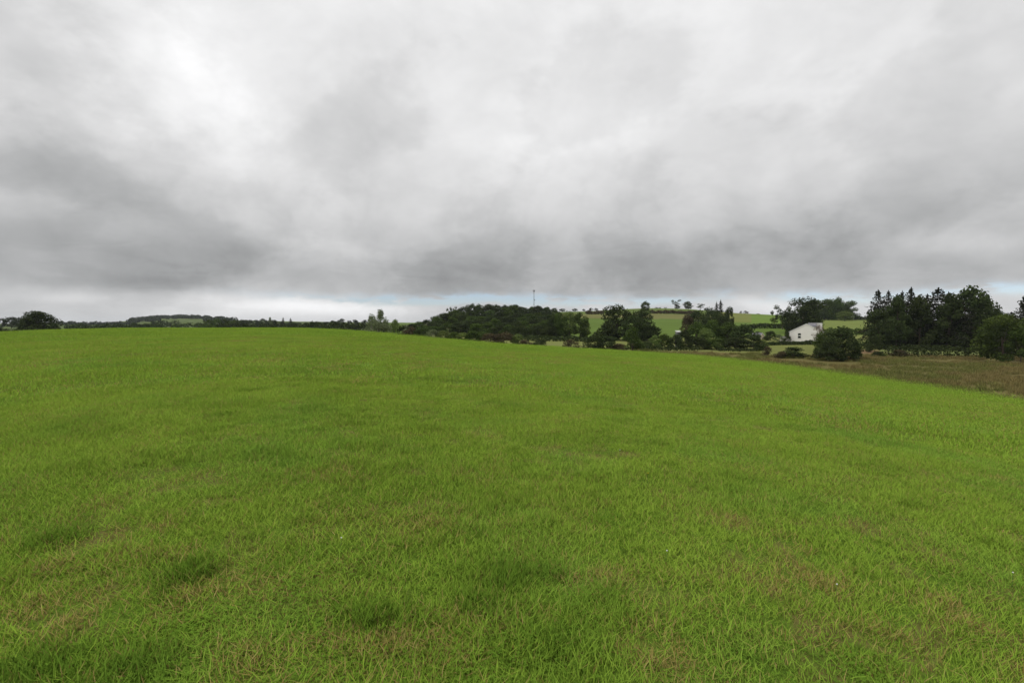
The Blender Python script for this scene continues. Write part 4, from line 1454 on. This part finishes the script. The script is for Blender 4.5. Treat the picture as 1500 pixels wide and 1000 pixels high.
# ------------------------------------------------------------------ houses
def gable_house(name, label, px_left, px_right, py_base, py_eave, py_ridge, Y, depth, wall, roofm, yaw=0.0, windows=(), chimney=False):
    s = Y / F
    xl, xr = (px_left - 750) * s, (px_right - 750) * s
    xc = (xl + xr) / 2
    w = (xr - xl) / 2
    zb = at(px_left, py_base, Y)[2]
    he = at(px_left, py_eave, Y)[2] - zb
    hr = at(px_left, py_ridge, Y)[2] - zb
    g = min(gz(xc - w, Y), gz(xc + w, Y), gz(xc, Y + depth)) - zb - 0.4
    root = empty(name, (xc, Y, zb))
    root.rotation_euler = (0, 0, math.radians(yaw))
    tag(root, label, 'house')
    mb = MB()
    mb.poly([(-w, 0, g), (w, 0, g), (w, 0, he), (0, 0, hr), (-w, 0, he)])
    mb.poly([(w, depth, g), (-w, depth, g), (-w, depth, he), (0, depth, hr), (w, depth, he)])
    mb.poly([(-w, depth, g), (-w, 0, g), (-w, 0, he), (-w, depth, he)])
    mb.poly([(w, 0, g), (w, depth, g), (w, depth, he), (w, 0, he)])
    mb.obj('wall', wall, root)
    roof = None
    for sg in (-1, 1):
        mb = MB()
        t = 0.16
        dx, dz = w, he - hr
        L = math.hypot(dx, dz)
        nx, nz = -dz / L * t, dx / L * t
        ex, ez = 1 + 0.35 / L, 1 + 0.35 / L
        a = (0, hr + 0.02)
        b = (sg * dx * ex, hr + 0.02 + dz * ez)
        o0, o1 = -0.12, depth + 0.12
        pts = [a, b, (b[0] + sg * nx, b[1] + nz), (0, a[1] + t * L / dx)]
        f = [(p[0], o0, p[1]) for p in pts]
        k = [(p[0], o1, p[1]) for p in pts]
        mb.poly(f)
        mb.poly(k[::-1])
        for i in range(4):
            j = (i + 1) % 4
            mb.poly([f[i], k[i], k[j], f[j]])
        roof = mb.obj('roof', roofm, root)
    # pale verge boards on the gable
    for sg in (-1, 1):
        mb = MB()
        p0 = np.array([sg * (w + 0.3), -0.16, he - 0.3 * (hr - he) / w - 0.02])
        p1 = np.array([0, -0.16, hr - 0.02])
        d = np.array([0, 0, 0.2])
        q = np.array([0, 0.035, 0])
        c = [p0, p1, p1 + d, p0 + d]
        mb.poly(c)
        mb.poly([v + q for v in c][::-1])
        for i in range(4):
            j = (i + 1) % 4
            mb.poly([c[i], c[i] + q, c[j] + q, c[j]])
        mb.obj('verge_board', M['white'], root)
    if chimney:
        mb = MB()
        mb.box(-0.5, 0.5, depth - 1.2, depth - 0.3, hr - 0.4, hr + 0.9)
        mb.box(-0.58, 0.58, depth - 1.28, depth - 0.22, hr + 0.9, hr + 1.0)
        c = mb.obj('chimney', M['render'], root)
        c.parent = roof
        for q in (-0.22, 0.22):
            mb = MB()
            mb.tube([(q, depth - .75, hr + 1.0), (q, depth - .75, hr + 1.35)], [.13, .11], 8)
            mb.obj('chimney_pot', M['cream'], roof)
    for (wx, wz, ww, wh) in windows:
        mb = MB()
        mb.box(wx - ww / 2 - .1, wx + ww / 2 + .1, -0.10, -0.005, wz - .1, wz - 0.002)
        sill = mb
        mb = MB()
        fr = .07
        mb.box(wx - ww / 2, wx - ww / 2 + fr, -0.05, 0.02, wz, wz + wh)
        mb.box(wx + ww / 2 - fr, wx + ww / 2, -0.05, 0.02, wz, wz + wh)
        mb.box(wx - ww / 2 + fr, wx + ww / 2 - fr, -0.05, 0.02, wz + wh - fr, wz + wh)
        mb.box(wx - ww / 2 + fr, wx + ww / 2 - fr, -0.05, 0.02, wz, wz + fr)
        mb.box(wx - ww / 2 + fr, wx + ww / 2 - fr, -0.06, 0.02, wz + wh * .5 - .14, wz + wh * .5 + .14)
        win = mb.obj('window', M['white'], root)
        sill.obj('sill', M['concrete'], win)
        for z0, z1 in ((wz + fr, wz + wh * .5 - .14), (wz + wh * .5 + .14, wz + wh - fr)):
            mb = MB()
            mb.box(wx - ww / 2 + fr, wx + ww / 2 - fr, -0.03, -0.01, z0, z1)
            mb.obj('pane', M['glass'], win)
    return root, w, he, hr, depth


SLATE = M['slate']
hs, w, he, hr, dep = gable_house('white_house', 'white rendered gabled house with slate roof half hidden by trees', 1159, 1203, 499, 486.3, 474.5, 190, 11, M['render'], SLATE,
                                 yaw=-33, windows=((-2.3, 1.0, 1.15, 2.0),), chimney=False)
# raised rear wing with white parapet and slate slope
mb = MB()
mb.box(0.6, 5.2, 4.2, 8.8, he - 0.4, hr + 0.40)
rear = mb.obj('rear_wing', M['render'], hs)
mb = MB()
mb.poly([(0.5, 1.3, hr - .75), (3.3, 1.3, hr - .75), (3.3, 4.18, hr + .42), (0.5, 4.18, hr + .42)])
mb.poly([(0.5, 1.3, hr - .90), (0.5, 4.18, hr + .27), (3.3, 4.18, hr + .27), (3.3, 1.3, hr - .90)])
mb.poly([(0.5, 1.3, hr - .90), (3.3, 1.3, hr - .90), (3.3, 1.3, hr - .75), (0.5, 1.3, hr - .75)])
mb.obj('rear_roof', SLATE, hs)
mb = MB()
mb.box(0.5, 5.3, 4.1, 8.9, hr + 0.403, hr + 0.50)
mb.obj('parapet_coping', M['concrete'], hs)
# low extension on the left
mb = MB()
mb.box(-w - 3.2, -w - 0.003, 1.5, 5.5, -0.8, he * 0.42)
mb.obj('side_extension', M['render'], hs)
mb = MB()
mb.box(-w - 3.35, -w - 0.006, 1.35, 5.65, he * 0.42 + 0.003, he * 0.42 + 0.18)
mb.obj('extension_roof', SLATE, hs)

o, *_ = gable_house('cream_cottage', 'little cream gabled cottage peeping between bushes left of the white house', 1112, 1121, 496, 492.5, 488.2, 215, 5, M['cream'], SLATE, yaw=20)


def shed():
    Y = 172.0
    p = at(995, 489, Y)
    root = empty('farm_shed', (p[0], Y, gz(p[0], Y)))
    tag(root, 'small pale-roofed farm shed showing above the dark bushes', 'shed')
    z1 = at(995, 486.5, Y)[2] - root.location.z
    mb = MB()
    mb.box(-.8, .8, 0, 2, -0.3, z1)
    mb.obj('wall', M['steel'], root)
    mb = MB()
    mb.poly([(-.9, -.2, z1 + .01), (.9, -.2, z1 + .01), (.9, 2.2, z1 + .5), (-.9, 2.2, z1 + .5)])
    mb.poly([(-.9, -.2, z1 + .1), (-.9, 2.2, z1 + .6), (.9, 2.2, z1 + .6), (.9, -.2, z1 + .1)][::-1])
    mb.poly([(-.9, -.2, z1 + .01), (-.9, -.2, z1 + .1), (.9, -.2, z1 + .1), (.9, -.2, z1 + .01)])
    mb.obj('roof', M['concrete'], root)
    mb = MB()
    mb.box(-.35, .35, -.04, -.004, -0.1, min(2.0, z1 - .3))
    mb.obj('door', M['slate'], root)


shed()


def garden_wall():
    Y = 183.0
    a, b = at(1186, 500, Y), at(1198, 500, Y)
    zb = min(gz(a[0], Y), gz(b[0], Y))
    root = empty('garden_wall', ((a[0] + b[0]) / 2, Y, zb))
    tag(root, 'low white garden wall at the right foot of the white house', 'wall')
    w = (b[0] - a[0]) / 2
    h = at(1190, 497.5, Y)[2] - zb
    mb = MB()
    mb.box(-w, w, 0, .25, -.2, h)
    mb.obj('wall_face', M['render'], root)
    mb = MB()
    mb.box(-w - .04, w + .04, -.04, .29, h + .002, h + .09)
    mb.obj('coping', M['concrete'], root)


garden_wall()


# ------------------------------------------------------------------ a few flowers in the grass
def flower(px, py, kind, label, h=0.12):
    x, y = hit(px, py + h * F / 6 * 0.3)
    z = gz(x, y)
    root = empty('wild_flower', (x, y, z))
    tag(root, label, 'flower')
    mb = MB()
    mb.tube([(0, 0, -.02), (.004, 0, h * .5), (.01, .004, h)], [.0022, .0018, .0014], 5)
    mb.obj('stem', M['stem'], root)
    rr = random.Random(px)
    mb = MB()
    n = 14
    for k in range(n):
        a = 6.283 * k / n + rr.uniform(-.1, .1)
        L = .0065 * rr.uniform(.85, 1.15)
        c, s = math.cos(a), math.sin(a)
        for lay, (q, dz) in enumerate(((1.0, .004), (.62, .009))):
            mb.poly([(.01, .004, h), (.01 + L * q * (c * .7 - s * .22), .004 + L * q * (s * .7 + c * .22), h + dz * .8), (.01 + L * q * c, .004 + L * q * s, h + dz),
                     (.01 + L * q * (c * .7 + s * .22), .004 + L * q * (s * .7 - c * .22), h + dz * .8)])
    mb.obj('petals', M[kind], root)


flower(1482, 858, 'petal', 'white flower head in the grass near the right edge')
flower(975, 822, 'petal', 'small white flower right of the dark grass tuft', 0.09)
flower(498, 804, 'petal', 'small white flower left of the dark grass tuft', 0.09)
flower(948, 705, 'yellow', 'yellow flower in the grass right of centre', 0.12)
flower(907, 668, 'petal', 'far pale flower in the grass right of centre', 0.12)
flower(1224, 873, 'petal', 'small pale flower in the grass at lower right', 0.08)


# ------------------------------------------------------------------ the damp air
def haze():
    mb = MB()
    mb.box(-4600, 4600, -4600, 4600, -40, 75)
    m = bpy.data.materials.new('haze')
    m.use_nodes = True
    t = m.node_tree
    t.nodes.clear()
    o = t.nodes.new('ShaderNodeOutputMaterial')
    v = t.nodes.new('ShaderNodeVolumePrincipled')
    v.inputs['Color'].default_value = (0.80, 0.86, 0.93, 1)
    v.inputs['Density'].default_value = HAZE
    t.links.new(v.outputs[0], o.inputs['Volume'])
    tag(mb.obj('haze', m), 'thin damp air over the fields', kind='stuff')


HAZE = 0.00006
haze()
